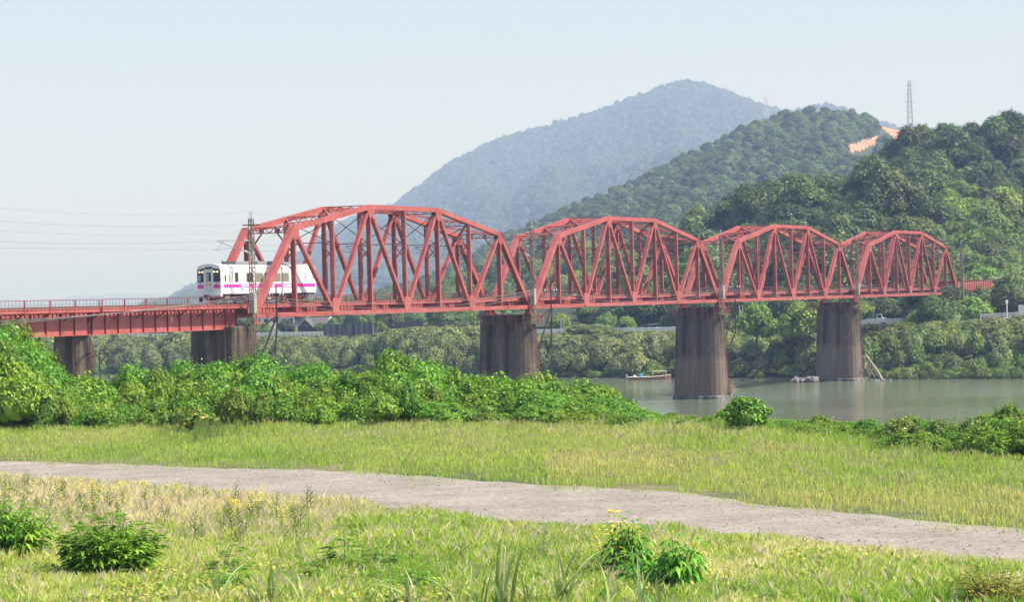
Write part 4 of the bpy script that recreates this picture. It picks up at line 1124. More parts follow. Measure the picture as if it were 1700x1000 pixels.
    for s in (-1, 1):
        q = MB(); ya, yb = (.44, 1.24) if s > 0 else (-1.24, -.44)
        if s > 0: pr = [(ya, 3.50), (yb, 3.50), (yb, 4.55), (yb - .2, 4.72), (ya, 4.82)]
        else: pr = [(ya, 3.50), (yb, 3.50), (yb, 4.82), (ya + .2, 4.72), (ya, 4.55)]
        q.prism(pr, 'x', -.035, .05); wsh = q.obj('windscreen', M['glass'], root)
        q = MB(); q.box(-.045, -.035, ya + (.1 if s < 0 else .45), yb - (.45 if s < 0 else .1), 3.6, 4.15); q.obj('window_reflection_blind' if s < 0 else 'cab_view', M['paleglass'] if s > 0 else M['glass'], wsh)  # thin panel over each windscreen, dark glass one side, pale the other
        q = MB(); q.tube([(-.06, s*.85, 3.44), (-.07, s*.65, 3.95)], .015, 4); q.obj('wiper', M['black'], wsh)
        for yy in (.66, .98):
            h = MB(); h.tube([(-.02, s*yy, 4.46), (-.085, s*yy, 4.46)], .075, 12); h.obj('headlight', M['lamp'], root)
        fp('magenta_band', ya - .0, yb + .0, zb0, zb1, M['magenta'], .03)
        fp('tail_light', s*.95 - .1, s*.95 + .1, 3.34, 3.40, M['under'], .04)
    fd = fp('front_door', -.40, .40, 2.55, 4.60, M['lightgrey'], .05)
    fp('door_window', -.25, .25, 3.55, 4.40, M['glass'], .06, fd); fp('door_window_view', -.02, .22, 3.6, 4.3, M['paleglass'], .066, fd)
    for yy in (-.16, .16):
        q = MB(); q.tube([(-.02, yy, 3.25), (-.068, yy, 3.25)], .13, 12); q.obj('orange_disc', M['orange'], fd)
    for s in (-1, 1): fp('door_pillar', s*.46 - .05, s*.46 + .05, 2.5, 4.70, M['white'], .09)
    fp('destination_box', -.36, .36, 4.72, 4.93, M['glass'], .06)
    q = MB(); q.box(-.12, .2, -1.33, 1.33, 2.16, 2.36); q.obj('front_skirt', M['white'], root)
    q = MB(); q.box(-.5, .1, -.16, .16, 2.0, 2.3); q.box(-.62, -.5, -.22, .22, 1.98, 2.32); q.obj('coupler', M['under'], root)
    q = MB(); q.box(L, L + .5, -.16, .16, 2.0, 2.3); q.obj('coupler', M['under'], root)
    for s in (-1, 1): q = MB(); q.box(-.02, .14, s*.95 - .14, s*.95 + .14, 1.62, 2.16); q.obj('rail_guard', M['black'], root)
    # underfloor
    q = MB(); q.box(.3, L - .3, -1.25, 1.25, 2.2, 2.36); q.obj('underframe', M['under'], root)
    for x0, x1, z0, m in ((.9, 1.7, 1.95, 'steel'), (5.2, 6.6, 1.72, 'under'), (6.8, 8.2, 1.62, 'under'), (8.5, 9.3, 1.8, 'steel'), (9.5, 11.2, 1.66, 'under'), (11.4, 12.2, 1.85, 'under')):
        q = MB(); q.box(x0, x1, -1.22, 1.22, z0, 2.2); q.obj('underfloor_box', M[m], root)
    for xc in (2.6, L - 2.9):
        bg_ = MB()
        for s in (-1, 1): bg_.box(xc - 1.5, xc + 1.5, s*.95 - .06, s*.95 + .06, 1.82, 2.02); bg_.box(xc - .35, xc + .35, s*1.0 - .12, s*1.0 + .12, 1.9, 2.2)
        bg_.box(xc - .3, xc + .3, -.9, .9, 1.85, 2.1); bg_ = bg_.obj('bogie', M['under'], root)
        for dx in (-1.0, 1.0):
            for s in (-1, 1):
                q = MB(); yy = s*.58; q.tube([(xc + dx, yy - .06, 1.94), (xc + dx, yy + .06, 1.94)], .43, 20); q.tube([(xc + dx, yy - .2, 1.94), (xc + dx, yy + .2, 1.94)], .14, 10); q.obj('wheel', M['black'], bg_)
    return tag(root, 'white single railcar with a magenta band, running onto the bridge', 'train')
train()

# ------------------------------------------------------------------ bank furniture
def road_pt(px, off=0.0, dz=0.0):
    Y = interp(px, ROAD) + off; a = ray(px, 530)[0]; return Vector((a * Y, Y, interp(px, RZ) + dz))
def guardrail(px0, px1, label):
    root = empty('guardrail', road_pt(px0)); o0 = road_pt(px0); mb = MB(); n = max(2, int((px1 - px0) / 18)); pts = [road_pt(px0 + (px1-px0)*k/n, .1) - o0 for k in range(n + 1)]
    for z0, z1 in ((.26, .50), (.56, .86)):
        for a, b in zip(pts[:-1], pts[1:]): mb.beam(a + Vector((0,0,(z0+z1)/2)), b + Vector((0,0,(z0+z1)/2)), .09, z1 - z0, side=(0, 1, 0))
    mb.obj('rail_beam', M['guard'], root)
    q = MB(); L = sum((b-a).length for a, b in zip(pts[:-1], pts[1:])); m = int(L / 2.0)
    for k in range(m + 1):
        p = road_pt(px0 + (px1-px0)*k/m, .22) - o0; q.box(p.x - .07, p.x + .07, p.y - .07, p.y + .07, p.z - .3, p.z + .93)
    q.obj('guardrail_posts', M['guard'], root)['kind'] = 'stuff'
    tag(root, label, 'guardrail', 'white guardrails along the riverside road')
guardrail(-500, 536, 'white guardrail section left of the grey parapet wall')
guardrail(655, 1540, 'long white guardrail running behind the tall piers')
guardrail(1628, 2300, 'white guardrail section at the right edge of the photo')

# parapet wall, sheet fence and low red wall beside the road
def slab(name, px0, px1, y0, y1, off, m, label, cat, ribs=0, thick=.3, par=None):
    a, b = road_pt(px0, off), road_pt(px1, off); Ya, Yb = a.y, b.y
    za0, za1 = P(px0, y1, Ya).z, P(px0, y0, Ya).z; L = (b - a).length; d = (b - a).normalized()
    root = empty(name, (a.x, a.y, za0), math.atan2(d.y, d.x)); h = za1 - za0
    q = MB(); q.box(0, L, 0, thick, 0, h); q.obj('wall_panel', m, root)
    q = MB(); q.box(-.05, L + .05, -.06, thick + .06, h + .003, h + .14); q.obj('coping', M['tile'], root)
    for k in range(ribs):
        x = L*(k + .5)/ribs; q = MB(); q.box(x - .09, x + .09, -.12, -.003, 0, h); q.obj('rib', m, root)
    return tag(root, label, cat)
slab('parapet_wall', 536, 618, 540, 557, -1.5, M['conc'], 'long grey ribbed parapet wall right of the gabled house', 'wall', 9)
slab('parapet_wall', 655, 702, 536, 546, 9, M['tile'], 'dark grey low wall right of the tallest bank tree', 'wall', 3)
slab('sheet_wall', 700, 776, 542, 549, 1.5, M['redwall'], 'low dull red wall just left of the second tall pier', 'wall', 5)

def house():
    Y = 600; c = P(527, 549, Y); root = empty('gabled_house', c, R(-16)); s = Y / FPX
    W, D, H = 60*s, 7.5, 22*s; e = 6*s
    q = MB(); q.box(-W/2 + .8, W/2 - .8, -D/2, D/2, -2.5, e + .2); q.obj('wall', M['wall_dark'], root)
    q = MB(); q.prism([(-D/2 - 1.0, e - .2), (0, H), (D/2 + 1.0, e - .2), (D/2 + 1.0, e - .5), (0, H - .35), (-D/2 - 1.0, e - .5)], 'x', -W/2 + 1.2, W/2 - .9); rf = q.obj('roof', M['tile'], root)
    # cross gable facing the river
    for nm, m, x0, off in (('front_gable', M['tile'], -W*.10, 0),):
        q = MB(); x0 = -W*.14; w = 2.2; zt = H - .3
        q.add([(x0 - w, -D/2 - 1.2, e - .1), (x0 + w, -D/2 - 1.2, e - .1), (x0, -D/2 - 1.2, zt), (x0 - .1, 0, zt)], [(0, 2, 3), (1, 3, 2), (0, 3, 1)]); q.obj('front_gable', m, rf)
        q = MB(); q.beam((x0 - w, -D/2 - 1.26, e - .1), (x0, -D/2 - 1.26, zt), .12, .22); q.beam((x0 + w, -D/2 - 1.26, e - .1), (x0, -D/2 - 1.26, zt), .12, .22); q.obj('barge_board', M['wall_pale'], rf)
        q = MB(); q.add([(x0 - w + .5, -D/2 - 1.215, e), (x0 + w - .5, -D/2 - 1.215, e), (x0, -D/2 - 1.215, zt - .5)], [(0, 1, 2)]); q.obj('gable_infill', M['wall_dark'], rf)
    q = MB(); x = W/2 - .86; q.beam((x, -D/2 - 1.1, e - .3), (x, 0, H + .02), .16, .2, side=(1, 0, 0)); q.beam((x, D/2 + 1.1, e - .3), (x, 0, H + .02), .16, .2, side=(1, 0, 0)); q.obj('barge_board', M['wall_pale'], rf)
    for k in range(3):
        x = -W/2 + 2.2 + k*2.6; q = MB(); q.box(x, x + 1.3, -D/2 - .06, -D/2 - .003, .2, e - .5); q.obj('window', M['glass'], root)
    tag(root, 'dark timber house with grey tiled gabled roof on the far bank under the first truss', 'house')
house()
def far_house(px, py, Y, w, h, d, wall, label, rz=0):
    root = empty('far_house', P(px, py, Y), R(rz))
    q = MB(); q.box(-w/2, w/2, -d/2, d/2, -3, h); q.obj('wall', wall, root)
    q = MB(); q.prism([(-w/2 - .5, h + .003), (w/2 + .5, h + .003), (w/2 - 1.5, h + 1.8), (-w/2 + 1.5, h + 1.8)], 'y', -d/2 - .4, d/2 + .4); q.obj('roof', M['tile'], root)
    for k in range(int(w/2.4)):
        x = -w/2 + .8 + k*2.4; q = MB(); q.box(x, x + 1.2, -d/2 - .05, -d/2 - .003, h - 1.7, h - .7); q.obj('window', M['glass'], root)
    tag(root, label, 'house', 'small distant houses behind the road')
far_house(1085, 516, 560, 5.0, 1.1, 5, M['wall_pale'], 'small pale house peeping out above the road right of the second truss', 8)
far_house(575, 526, 760, 11, 2.2, 7, M['wall_pale'], 'pale distant house behind the trees right of the gabled house')
far_house(625, 524, 780, 9, 2.0, 7, M['wall_pale'], 'second pale distant house further right behind the trees', 10)
far_house(662, 521, 800, 8, 1.8, 6, M['conc'], 'grey distant house nearly hidden above the bank trees', -8)
far_house(455, 545, 740, 12, 3.4, 7, M['wall_pale'], 'pale distant house just right of the wide first pier', 5)
far_house(487, 541, 770, 9, 3.4, 7, M['conc'], 'grey distant building left of the gabled house', -5)

def pickup():
    p = road_pt(1455, 3.2); q0, q1 = road_pt(1445, 3.2), road_pt(1465, 3.2); d = (q1 - q0); root = empty('pickup_truck', p + Vector((0, 0, .01)), math.atan2(d.y, d.x))
    L = 3.4
    q = MB(); q.prism([(.45, .38), (1.7, .38), (1.72, .95), (1.62, 1.08), (1.25, 1.78), (.52, 1.80), (.45, 1.7)], 'y', -.72, .72); cab = q.obj('cab', M['white'], root)
    q = MB(); q.prism([(.62, 1.12), (1.42, 1.12), (1.18, 1.66), (.62, 1.66)], 'y', -.728, .728); q.obj('side_window', M['glass'], cab)
    q = MB(); q.beam((1.60, 0, 1.14), (1.28, 0, 1.72), 1.26, .03, side=(0, 1, 0)); q.obj('windscreen', M['glass'], cab)
    for s in (-1, 1): q = MB(); q.box(1.70, 1.745, s*.55 - .12, s*.55 + .12, .68, .82); q.obj('headlight', M['insul'], cab)
    q = MB(); q.box(-1.7, .42, -.72, .72, .55, .62); q.box(-1.7, .42, -.72, -.68, .62, .95); q.box(-1.7, .42, .68, .72, .62, .95); q.box(-1.7, -1.66, -.68, .68, .62, .95); q.obj('cargo_bed', M['white'], root)
    q = MB(); q.prism([(-1.6, .96), (.38, .96), (.30, 1.30), (-.4, 1.25), (-1.2, 1.14)], 'y', -.66, .66); q.obj('tarpaulin', M['green_tarp'], root)
    for x in (-1.05, 1.1):
        for s in (-1, 1): q = MB(); q.tube([(x, s*.6, .27), (x, s*.74, .27)], .27, 14); q.obj('wheel', M['black'], root)
    q = MB(); q.box(-1.5, 1.5, -.5, .5, .3, .5); q.obj('chassis', M['under'], root)
    tag(root, 'small white pickup truck with a green tarpaulin on its bed, driving behind the guardrail', 'pickup truck')
pickup()

def boat():
    Y = interp(1075, SHORE) - 9; s = Y / FPX
    p = P(1075, 500, Y); p.z = WATER; root = empty('river_boat', p, R(-4)); L = 72*s
    rings = []; N = 14
    for k in range(N + 1):
        t = k/N; x = -L/2 + L*t; w = .62*(1 - max(0, (t - .55)/.45)**2.2)*(.8 + .2*min(1, t*5)) + .02; sh = .42 + .45*max(0, t - .5)**1.5*2.0 + .05*(1-t)
        rings.append([(x, -w, sh), (x, -w*.72, -.12 + .3*max(0, t-.7)), (x, w*.72, -.12 + .3*max(0, t-.7)), (x, w, sh), (x, w - .05 if w > .1 else w*.5, sh - .02), (x, w*.6, .08 + .3*max(0, t-.7)), (x, -w*.6, .08 + .3*max(0, t-.7)), (x, -(w - .05) if w > .1 else -w*.5, sh - .02)])
    mb = MB(); vs = sum(rings, []); fs = []
    for i in range(N):
        for k in range(8): fs.append((i*8+k, (i+1)*8+k, (i+1)*8+(k+1) % 8, i*8+(k+1) % 8))
    fs += [(0,1,2,5,6,7)[::-1], tuple(N*8+k for k in range(8))]
    mb.add(vs, fs); mb.obj('hull', M['boat'], root)
    q = MB()
    for sg in (1, -1): q.tube([(r[0][0], sg*r[0][1], r[0][2] + .03) for r in rings], .07, 5)
    q.obj('gunwale', M['boat_in'], root)
    q = MB()
    for x in (.6, 2.9):
        for y in (-.5, .5): q.tube([(x, y, .3), (x, y, 1.42)], .025, 5)
    for y in (-.5, .5): q.tube([(.4, y, 1.42), (3.1, y, 1.42)], .03, 5)
    q.obj('canopy_frame', M['insul'], root)
    q = MB(); q.box(-L/2 - .35, -L/2 + .02, -.16, .16, .35, 1.0); q.box(-L/2 - .3, -L/2 - .15, -.05, .05, -.4, .35); q.obj('outboard_motor', M['steel'], root)
    rb = mesh_np('bucket', ICO_V * np.array([.38, .38, .42]), ICO_F, M['blue'], smooth=True); o = link('blue_tub', rb); o.matrix_world = root.matrix_world.copy()
    bpy.context.view_layer.update(); o.location = Vector(p) + Vector((-1.55, .05, .62)); tag(o, 'round blue plastic tub sitting in the moored boat', 'tub')
    o = link('white_float', mesh_np('float', ICO_V * np.array([.3, .28, .24]), ICO_F, M['insul'], smooth=True)); o.location = Vector(p) + Vector((-2.65, .15, .6)); tag(o, 'small white float lying near the stern of the boat', 'float')
    tag(root, 'long low wooden river boat with a pale gunwale moored by the far bank', 'boat')
boat()

# driftwood, log and rocks at the piers
def log(name, a, b, r0, r1, label, cat='log', bend=.1):
    a, b = Vector(a), Vector(b); mb = MB(); L = []
    for k in range(7): t = k/6; p = a.lerp(b, t); p += Vector((bend*math.sin(3*t), 0, bend*math.sin(5*t)*.6)); L.append(p)
    mb.tube(L, r0, 9, r1=r1); return tag(mb.obj(name, M['drift']), label, cat)
t4 = 3*(SPAN + GAP) - GAP/2; Y4 = bw(t4, -4.2, 0).y
log('leaning_log', P(1466, 634, Y4), P(1436, 588, Y4 + .8), .28, .18, 'long bleached log leaning against the right foot of the fourth pier')
rr = random.Random(5)
def rock_mesh(seed):
    v = ICO_V * (1 + .22 * np.random.RandomState(seed).randn(len(ICO_V), 1)) * np.array([1, .9, .65]); return mesh_np(f'rock_{seed}', v, ICO_F, M['rock'])
RM = [rock_mesh(k) for k in range(4)]
for k in range(34):
    px = rr.uniform(1312, 1352); w = P(px, 500, Y4 + rr.uniform(-1.5, 3)); w.z = WATER + rr.uniform(-.05, .5) * min(1, (px - 1306) / 20)
    o = link('rock', RM[k % 4]); o.location = w; s = rr.uniform(.3, .72); o.scale = (s, s*rr.uniform(.7, 1.1), s); o.rotation_euler = (rr.uniform(0, 3), 0, rr.uniform(0, 6)); tag(o, 'grey rock in the pile left of the fourth pier', 'rock', 'rocks piled beside the fourth pier')
for k in range(12):
    w = P(rr.uniform(1440, 1476), 500, Y4 + rr.uniform(-2, 1)); w.z = WATER + rr.uniform(-.1, .12)
    o = link('rock', RM[k % 4]); o.location = w; s = rr.uniform(.2, .5); o.scale = (s, s, s*.6); o.rotation_euler = (0, 0, rr.uniform(0, 6)); tag(o, 'small rock showing above water right of the fourth pier', 'rock', 'small rocks right of the fourth pier')
def driftpile(px, py, Y, w, h, n, label, seed):
    q = MB(); r2 = random.Random(seed)
    for k in range(n):
        a = Vector((r2.uniform(-w, w)*.5, r2.uniform(-.6, .6), r2.uniform(0, h))); d = Vector((r2.uniform(-.6, .6), r2.uniform(-.4, .4), r2.uniform(-1, .6))).normalized()*r2.uniform(.5, 1.8)
        a.x += (h - a.z) * .35
        q.tube([a, a + d*.5 + Vector((0, 0, .05)), a + d], r2.uniform(.03, .09), 5, r1=.02)
    o = q.obj('driftwood_pile', M['drift']); o.location = P(px, py, Y); tag(o, label, 'driftwood')
Yp2 = bw(SPAN, -4.0, 0).y
driftpile(897, 652, Yp2, .9, 2.0, 34, 'tangle of driftwood caught on the right edge of the second pier', 1)
log('driftwood_log', P(905, 650, Yp2 - .3), P(912, 631, Yp2), .10, .06, 'short pale log standing in the driftwood at the second pier', 'log', .02)
t3 = 2*(SPAN + GAP); driftpile(1213, 652, bw(t3, -4.5, 0).y, 1.0, 1.0, 26, 'small tuft of driftwood at the waterline of the third pier', 2)
driftpile(1438, 625, Y4, .8, 2.0, 24, 'loose driftwood hanging on the right edge of the fourth pier', 3)

# poles and signs on the far bank
def upole(px, py0, py1, Y, r, m, label, arms=True, name='utility_pole'):
    a = P(px, py1, Y); b = P(px, py0, Y); root = empty(name, a); h = (b - a).z
    q = MB(); q.tube([(0, 0, -.5), (0, 0, h)], r*1.25, 8, r1=r*.8); q.obj('shaft', m, root)
    if arms:
        for k in range(2):
            q = MB(); q.box(-.8, .8, -.05, .05, h - .5 - k*.8, h - .4 - k*.8); q = q.obj('crossarm', M['steel'], root)
            for x in (-.7, 0, .7): i = MB(); i.tube([(x, 0, h - .4 - k*.8), (x, 0, h - .18 - k*.8)], .06, 6); i.obj('insulator', M['insul'], q)
    tag(root, label, 'pole')
upole(1601, 440, 556, 445, .17, M['pole'], 'weathered wooden pole rising in front of the last lattice mast', False)
upole(1228, 507, 542, 472, .16, M['conc_pole'], 'short pale concrete post behind the guardrail right of the third pier', False, 'concrete_post')
upole(1233, 507, 542, 473, .12, M['conc_pole'], 'thinner pale post standing close beside the short concrete post', False, 'concrete_post')
upole(931, 530, 546, 512, .12, M['conc_pole'], 'pair of short pale posts above the guardrail, left post', False, 'concrete_post')
upole(936, 530, 546, 512, .12, M['conc_pole'], 'pair of short pale posts above the guardrail, right post', False, 'concrete_post')
upole(468, 505, 545, 700, .16, M['conc_pole'], 'pale utility pole behind the road right of the wide pier')
upole(1145, 440, 500, 640, .16, M['conc_pole'], 'pale utility pole in the woods behind the second truss')
upole(835, 440, 500, 640, .15, M['conc_pole'], 'thin pale utility pole behind the right end of the first truss')
def signpole():
    Y = 436; a = P(1672, 532, Y); root = empty('road_sign', a); h = (P(1672, 499, Y) - a).z
    q = MB(); q.tube([(0, 0, -.4), (0, 0, h)], .09, 7); q.obj('pole', M['guard'], root)
    q = MB(); q.box(-.18, .18, -.14, -.1, h - .6, h + .1); q.obj('sign_plate', M['guard'], root)
    q = MB(); q.box(.45, .65, -.06, .06, -.4, .75); q.obj('short_post', M['guard'], root)
    tag(root, 'slim white sign post beside the road at the right edge', 'sign')
    a = P(1700, 545, 434); root = empty('grey_signboard', a)
    q = MB(); q.box(-.9, 2.4, -.05, .05, .6, 4.0); q.obj('board', M['skyglint'], root)
    for k in range(4):
        q = MB(); q.box(-.9 + k*1.08, -.8 + k*1.08, -.09, -.052, .6, 4.0); q.obj('batten', M['steel'], root)
    q = MB(); q.box(-.7, -.6, .06, .12, -.6, 4.0); q.box(2.0, 2.1, .06, .12, -.6, 4.0); q.obj('leg', M['steel'], root)
    tag(root, 'grey ribbed signboard cut by the right edge of the photo', 'signboard')
signpole()
def soil_patch():
    V = []; F = []
    for px in range(1636, 1801, 8):
        for off in (-1.0, -3.2, -5.0): w = road_pt(px, off, 0); V.append((w.x, w.y, interp(px, RZ) + (.05 if off > -2 else -.55 if off > -4 else -1.6)))
    n = len(V)//3
    for i in range(n-1):
        for j in range(2): a = i*3+j; F.append((a, a+3, a+4, a+1))
    me = bpy.data.meshes.new('bare_soil'); me.from_pydata(V, [], F); me.materials.append(M['soil']); tag(link('bare_soil', me), 'bare pinkish brown soil on the bank below the right guardrail', kind='structure')
soil_patch()

# pylon and masts on the skyline
def pylon(px, ytop, ybase, Y, w0, w1, m, label, m2=None, arms=3, dish=False, name='pylon'):
    a = P(px, ybase, Y); b = P(px, ytop, Y); h = b.z - a.z; root = empty(name, a); n = 12
    def cor(t, i): w = w0 + (w1 - w0)*t**.8; return Vector(((-w, w, w, -w)[i]*.5, (-w, -w, w, w)[i]*.5, h*t))
    for half in (0, 1):
        q = MB(); r_ = Y * (.00006 if Y < 3000 else .00003)
        for k in range(n//2*half, n//2*(half+1)):
            ta, tb = k/n, (k+1)/n
            for i in range(4):
                j = (i+1) % 4; q.beam(cor(ta, i), cor(tb, i), r_*2.4, r_*2.4); q.beam(cor(ta, i), cor(tb, j), r_*1.5, r_*1.5); q.beam(cor(tb, i), cor(tb, j), r_*1.5, r_*1.5)
        q.obj('lower_frame' if half == 0 else 'upper_frame', (m2 or m) if half == 0 else m, root)
    for k in range(arms):
        z = h*(.93 - .13*k); q = MB(); q.beam((-w1*1.6 - 1, 0, z), (w1*1.6 + 1, 0, z), r_*2, r_*2); q.obj('crossarm', m, root)
    if dish: q = MB(); q.tube([(0, -w0*.45, h*.30), (0, -w0*.45 - .4, h*.30)], 1.2, 14); q.obj('dish', m, root)
    tag(root, label, 'pylon' if arms == 3 else 'mast')
pylon(1512, 134, 240, 1450, 4.0, 1.2, M['pylon'], 'tall grey lattice pylon standing on the skyline behind the right hill', dish=True)
pylon(1272, 160, 196, 5400, 10, 6, M['pylon_red'], 'faint red and white lattice mast on the saddle right of the summit', M['insul'], arms=1, name='lattice_mast')
pylon(1235, 166, 200, 5500, 10, 4, M['pylon'], 'very faint grey lattice mast on the right shoulder of the mountain', arms=1, name='lattice_mast')
for px, l in ((964, 'left of the twin white poles on the middle hill crest'), (970, 'right of the twin white poles on the middle hill crest'), (975, 'third thinner white pole beside the twin poles on the hill')):
    upole(px, 349, 372, 1500, .35, M['insul'], l, False, 'white_pole')

# ------------------------------------------------------------------ near bank bushes
TOPL = [(-300, 556), (0, 562), (25, 562), (50, 598), (85, 622), (130, 632), (165, 640), (200, 640), (240, 624), (300, 626), (340, 610), (380, 618), (430, 612), (480, 628), (520, 628), (560, 632), (620, 612), (680, 608), (720, 626), (780, 630), (830, 628), (870, 634), (930, 638), (1000, 645), (1040, 664), (1072, 690), (1100, 712)]
RW = ['back', 'back', 'middle', 'front', 'foremost']
_ht = {}
def HT(me):
    if me.name not in _ht: _ht[me.name] = float(np.percentile(np.array([v.co.z for v in me.vertices]), 98.5))
    return _ht[me.name]
def zn(px):
    return ('at the left edge' if px < 80 else 'below the leftmost pier' if px < 240 else 'below the train' if px < 430 else 'below the gabled house' if px < 560 else 'mid frame left' if px < 690
            else 'left of the second pier' if px < 800 else 'below the second pier' if px < 910 else 'at its right end')
r2 = random.Random(77)
def bush_at(px, Y, ztop, kind, label, group, wide=1.0, name='bush'):
    a = ray(px, 650)[0]; x = a*Y; z0 = height(x, Y) - .15
    if (ztop - z0) > 3.0 and kind in ('bush', 'fine_bush'): kind = 'large_bush'
    k_ = r2.randrange(len(PROTO[kind])); hh = HT(PROTO[kind][k_]) * .94; sz = max(.18, (ztop - z0) / hh)
    s = wide * {'large_bush': .5, 'bush': .62, 'fine_bush': .72, 'bank_shrub': .45, 'willow_tree': .2}[kind]
    s = max(s, sz*.62)
    return put(kind, name, (x, Y, z0), s*r2.uniform(.85, 1.2), label, 'bush', group, sz=sz, k=k_)
for row, (dy, drop) in enumerate(((7.5, 0), (4.5, .12), (1.5, .35), (-1.5, .75), (-3.5, 1.25))):
    px = -90 + row*17
    while px < 1068:
        Y = interp(px, EDGE) + dy + r2.uniform(-1, 1); zt = P(px, interp(px, TOPL), Y).z - .08 + r2.uniform(-.25, .12) - drop*r2.uniform(.7, 1.1)
        zt = max(zt, .35)
        fine = r2.random() < (.5 if row < 3 else .65)
        k = 'fine_bush' if fine else 'bush'
        if True:
            bush_at(px, Y, zt, k, ('feathery yellow green bush' if fine else 'broad leaved green bush') + ', ' + RW[row] + ' row of the near thicket, ' + zn(px),
                    ('feathery' if fine else 'broad leaved') + ' bushes, ' + RW[row] + ' row of the thicket ' + zn(px), wide=1.0 if row < 3 else .75)
        px += r2.uniform(34, 50) if row < 3 else r2.uniform(28, 42)
# right hand low growth
TOPR = [(1075, 714), (1110, 706), (1150, 702), (1190, 708), (1215, 704), (1260, 700), (1330, 698), (1400, 696), (1450, 694), (1490, 682), (1520, 676), (1560, 684), (1590, 690), (1610, 680), (1640, 668), (1680, 664), (1700, 662), (1900, 650)]
for row, (dy, drop) in enumerate(((2.5, 0), (.5, .12), (-2.0, .3), (-4, .5))):
    px = 1075 + row*11
    while px < 1830:
        if row == 3 and px < 1440: px += 30; continue
        Y = interp(px, EDGE) + dy - (3 if px > 1450 else 0) + r2.uniform(-.5, .5); zt = P(px, interp(px, TOPR), Y).z - (.30 if px > 1440 else 0) + r2.uniform(-.25, .08) - drop
        olive = px > 1470 and r2.random() < .3 and row < 2
        k = 'bank_shrub' if olive else ('fine_bush' if r2.random() < (.5 if px < 1450 else .96) else 'bush')
        lab = {'bank_shrub': 'olive green shrub on the near bank at the right', 'fine_bush': 'low feathery bush along the water edge', 'bush': 'low broad leaved creeper mound along the water edge'}[k] + (' near the right edge' if px > 1450 else ' mid frame')
        bush_at(px, Y, max(zt, .22), k, lab, k.replace('_', ' ') + ' growth along the near water edge' + (' right' if px > 1450 else ' middle'), wide=.55)
        px += r2.uniform(24, 38)
# weed clump in the grass at left, yellowing bush
LM['dry2'] = leaf_mat('yellow_green_leaves', (.08,.16,.02), (.20,.33,.04), (.62,.42,.06), tr=.35, objvar=.1)
me_y = tree_mesh('yellow_bush', blob_lobes(91, 1.0, 1.5, 7, base=0), 900, .15, 91, LM['dry2'], core=.6, low=-.2)
for px, py, s in ((322, 716, .8), (350, 712, .55)):
    o = link('yellowing_bush', me_y); o.location = G(px, py) + Vector((0, -1.2, 0)); o.scale = (s, s, s*1.05); tag(o, 'larger yellowing bush at the front of the left thicket' if s > .7 else 'smaller yellowing bush right of the larger one', 'bush')

# ------------------------------------------------------------------ foreground plants
def weed_mesh(name, seed, stems, h, spread, per, lsize, droop=.5, asp=2.6, trio=3, bare=.15, curve=.2):
    rs = np.random.RandomState(seed); mb = MB(); Q = []
    for s in range(stems):
        a = rs.uniform(0, 6.28); rad = spread*math.sqrt(rs.rand()); hh = h*rs.uniform(.65, 1.0)*(1 - .35*rad/max(spread, .01)); bx, by = .25*rad*math.cos(a), .25*rad*math.sin(a)
        tx, ty = rad*math.cos(a) + rs.uniform(-curve, curve)*.3, rad*math.sin(a)
        pts = [Vector((bx + (tx-bx)*t**1.3, by + (ty-by)*t**1.3, -.05 + (hh+.05)*t)) for t in (0, .25, .5, .75, 1)]
        mb.tube(pts[:4] + [pts[3].lerp(pts[4], .8)], .011*h, 5, r1=.004*h)
        for k in range(per):
            t = bare + (1.0 - bare)*((k + rs.rand())/per)**.85; i = min(3, int(t*4)); f = t*4 - i; p = pts[i].lerp(pts[i+1], f)
            ang = k*2.4 + rs.uniform(-.4, .4); ls = lsize*(1.15 - .5*max(0, t - .6)/.4)*rs.uniform(.75, 1.25); t = min(t, .99)
            out = np.array([math.cos(ang), math.sin(ang), .35 + .5*max(0, t-.85)/.15 - droop*(.4 + .6*rs.rand())*(1 - .6*max(0, t-.8)/.2)]); out /= np.linalg.norm(out)
            st = np.array(p) + out*ls*.55
            for j in range(trio):
                da = (j - (trio-1)/2)*.75; c, s_ = math.cos(da), math.sin(da)
                d = np.array([out[0]*c - out[1]*s_, out[0]*s_ + out[1]*c, out[2] - .12*abs(da) - .1]); d /= np.linalg.norm(d)
                b = np.cross(d, [0, 0, 1]); b /= np.linalg.norm(b) + 1e-6; nrm = np.cross(b, d); L = ls*asp/2.2*(1 - .18*abs(j-(trio-1)/2)); W = ls*.30
                Q += [st, st + d*L*.45 + b*W*.5 + nrm*L*.06, st + d*L + np.array([0, 0, -L*.22*droop]), st + d*L*.45 - b*W*.5 + nrm*L*.06]
    F = np.arange(len(Q)).reshape(-1, 4)
    return mb, np.array(Q), F
def weed(name, loc, lm, label, cat, group=None, sc=1.35, rz=0.0, **kw):
    mb, Q, F = weed_mesh(name, **kw); root = empty(name, loc, rz); root.scale = (sc,)*3
    mb.obj('stem', M['weedstem'], root); link('foliage', mesh_np('foliage', Q, F, lm), root)
    return tag(root, label, cat, group)
M['weedstem'] = plain('green_stem', (.12,.15,.05), .7, 0, .2)
weed('leafy_bush', G(185, 962), LM['mulb'], 'large dark green leafy bush in the left foreground', 'bush', seed=1, stems=80, h=1.02, spread=.78, per=16, lsize=.16, droop=.6)
weed('leafy_bush', G(15, 938), LM['mulb'], 'dark leafy bush cut by the left edge of the photo', 'bush', seed=2, stems=26, h=1.25, spread=.75, per=18, lsize=.16, droop=.8)
weed('leafy_bush', G(-45, 940), LM['mulb'], 'dark leafy bush just beyond the left edge', 'bush', seed=12, stems=22, h=1.3, spread=.8, per=14, lsize=.16, droop=.8)
weed('tall_leafy_plant', G(1046, 968), LM['mulb'], 'tallest upright dark leafy plant in the right foreground', 'plant', seed=3, stems=7, h=1.2, spread=.28, per=28, lsize=.17, droop=1.1, bare=.2)
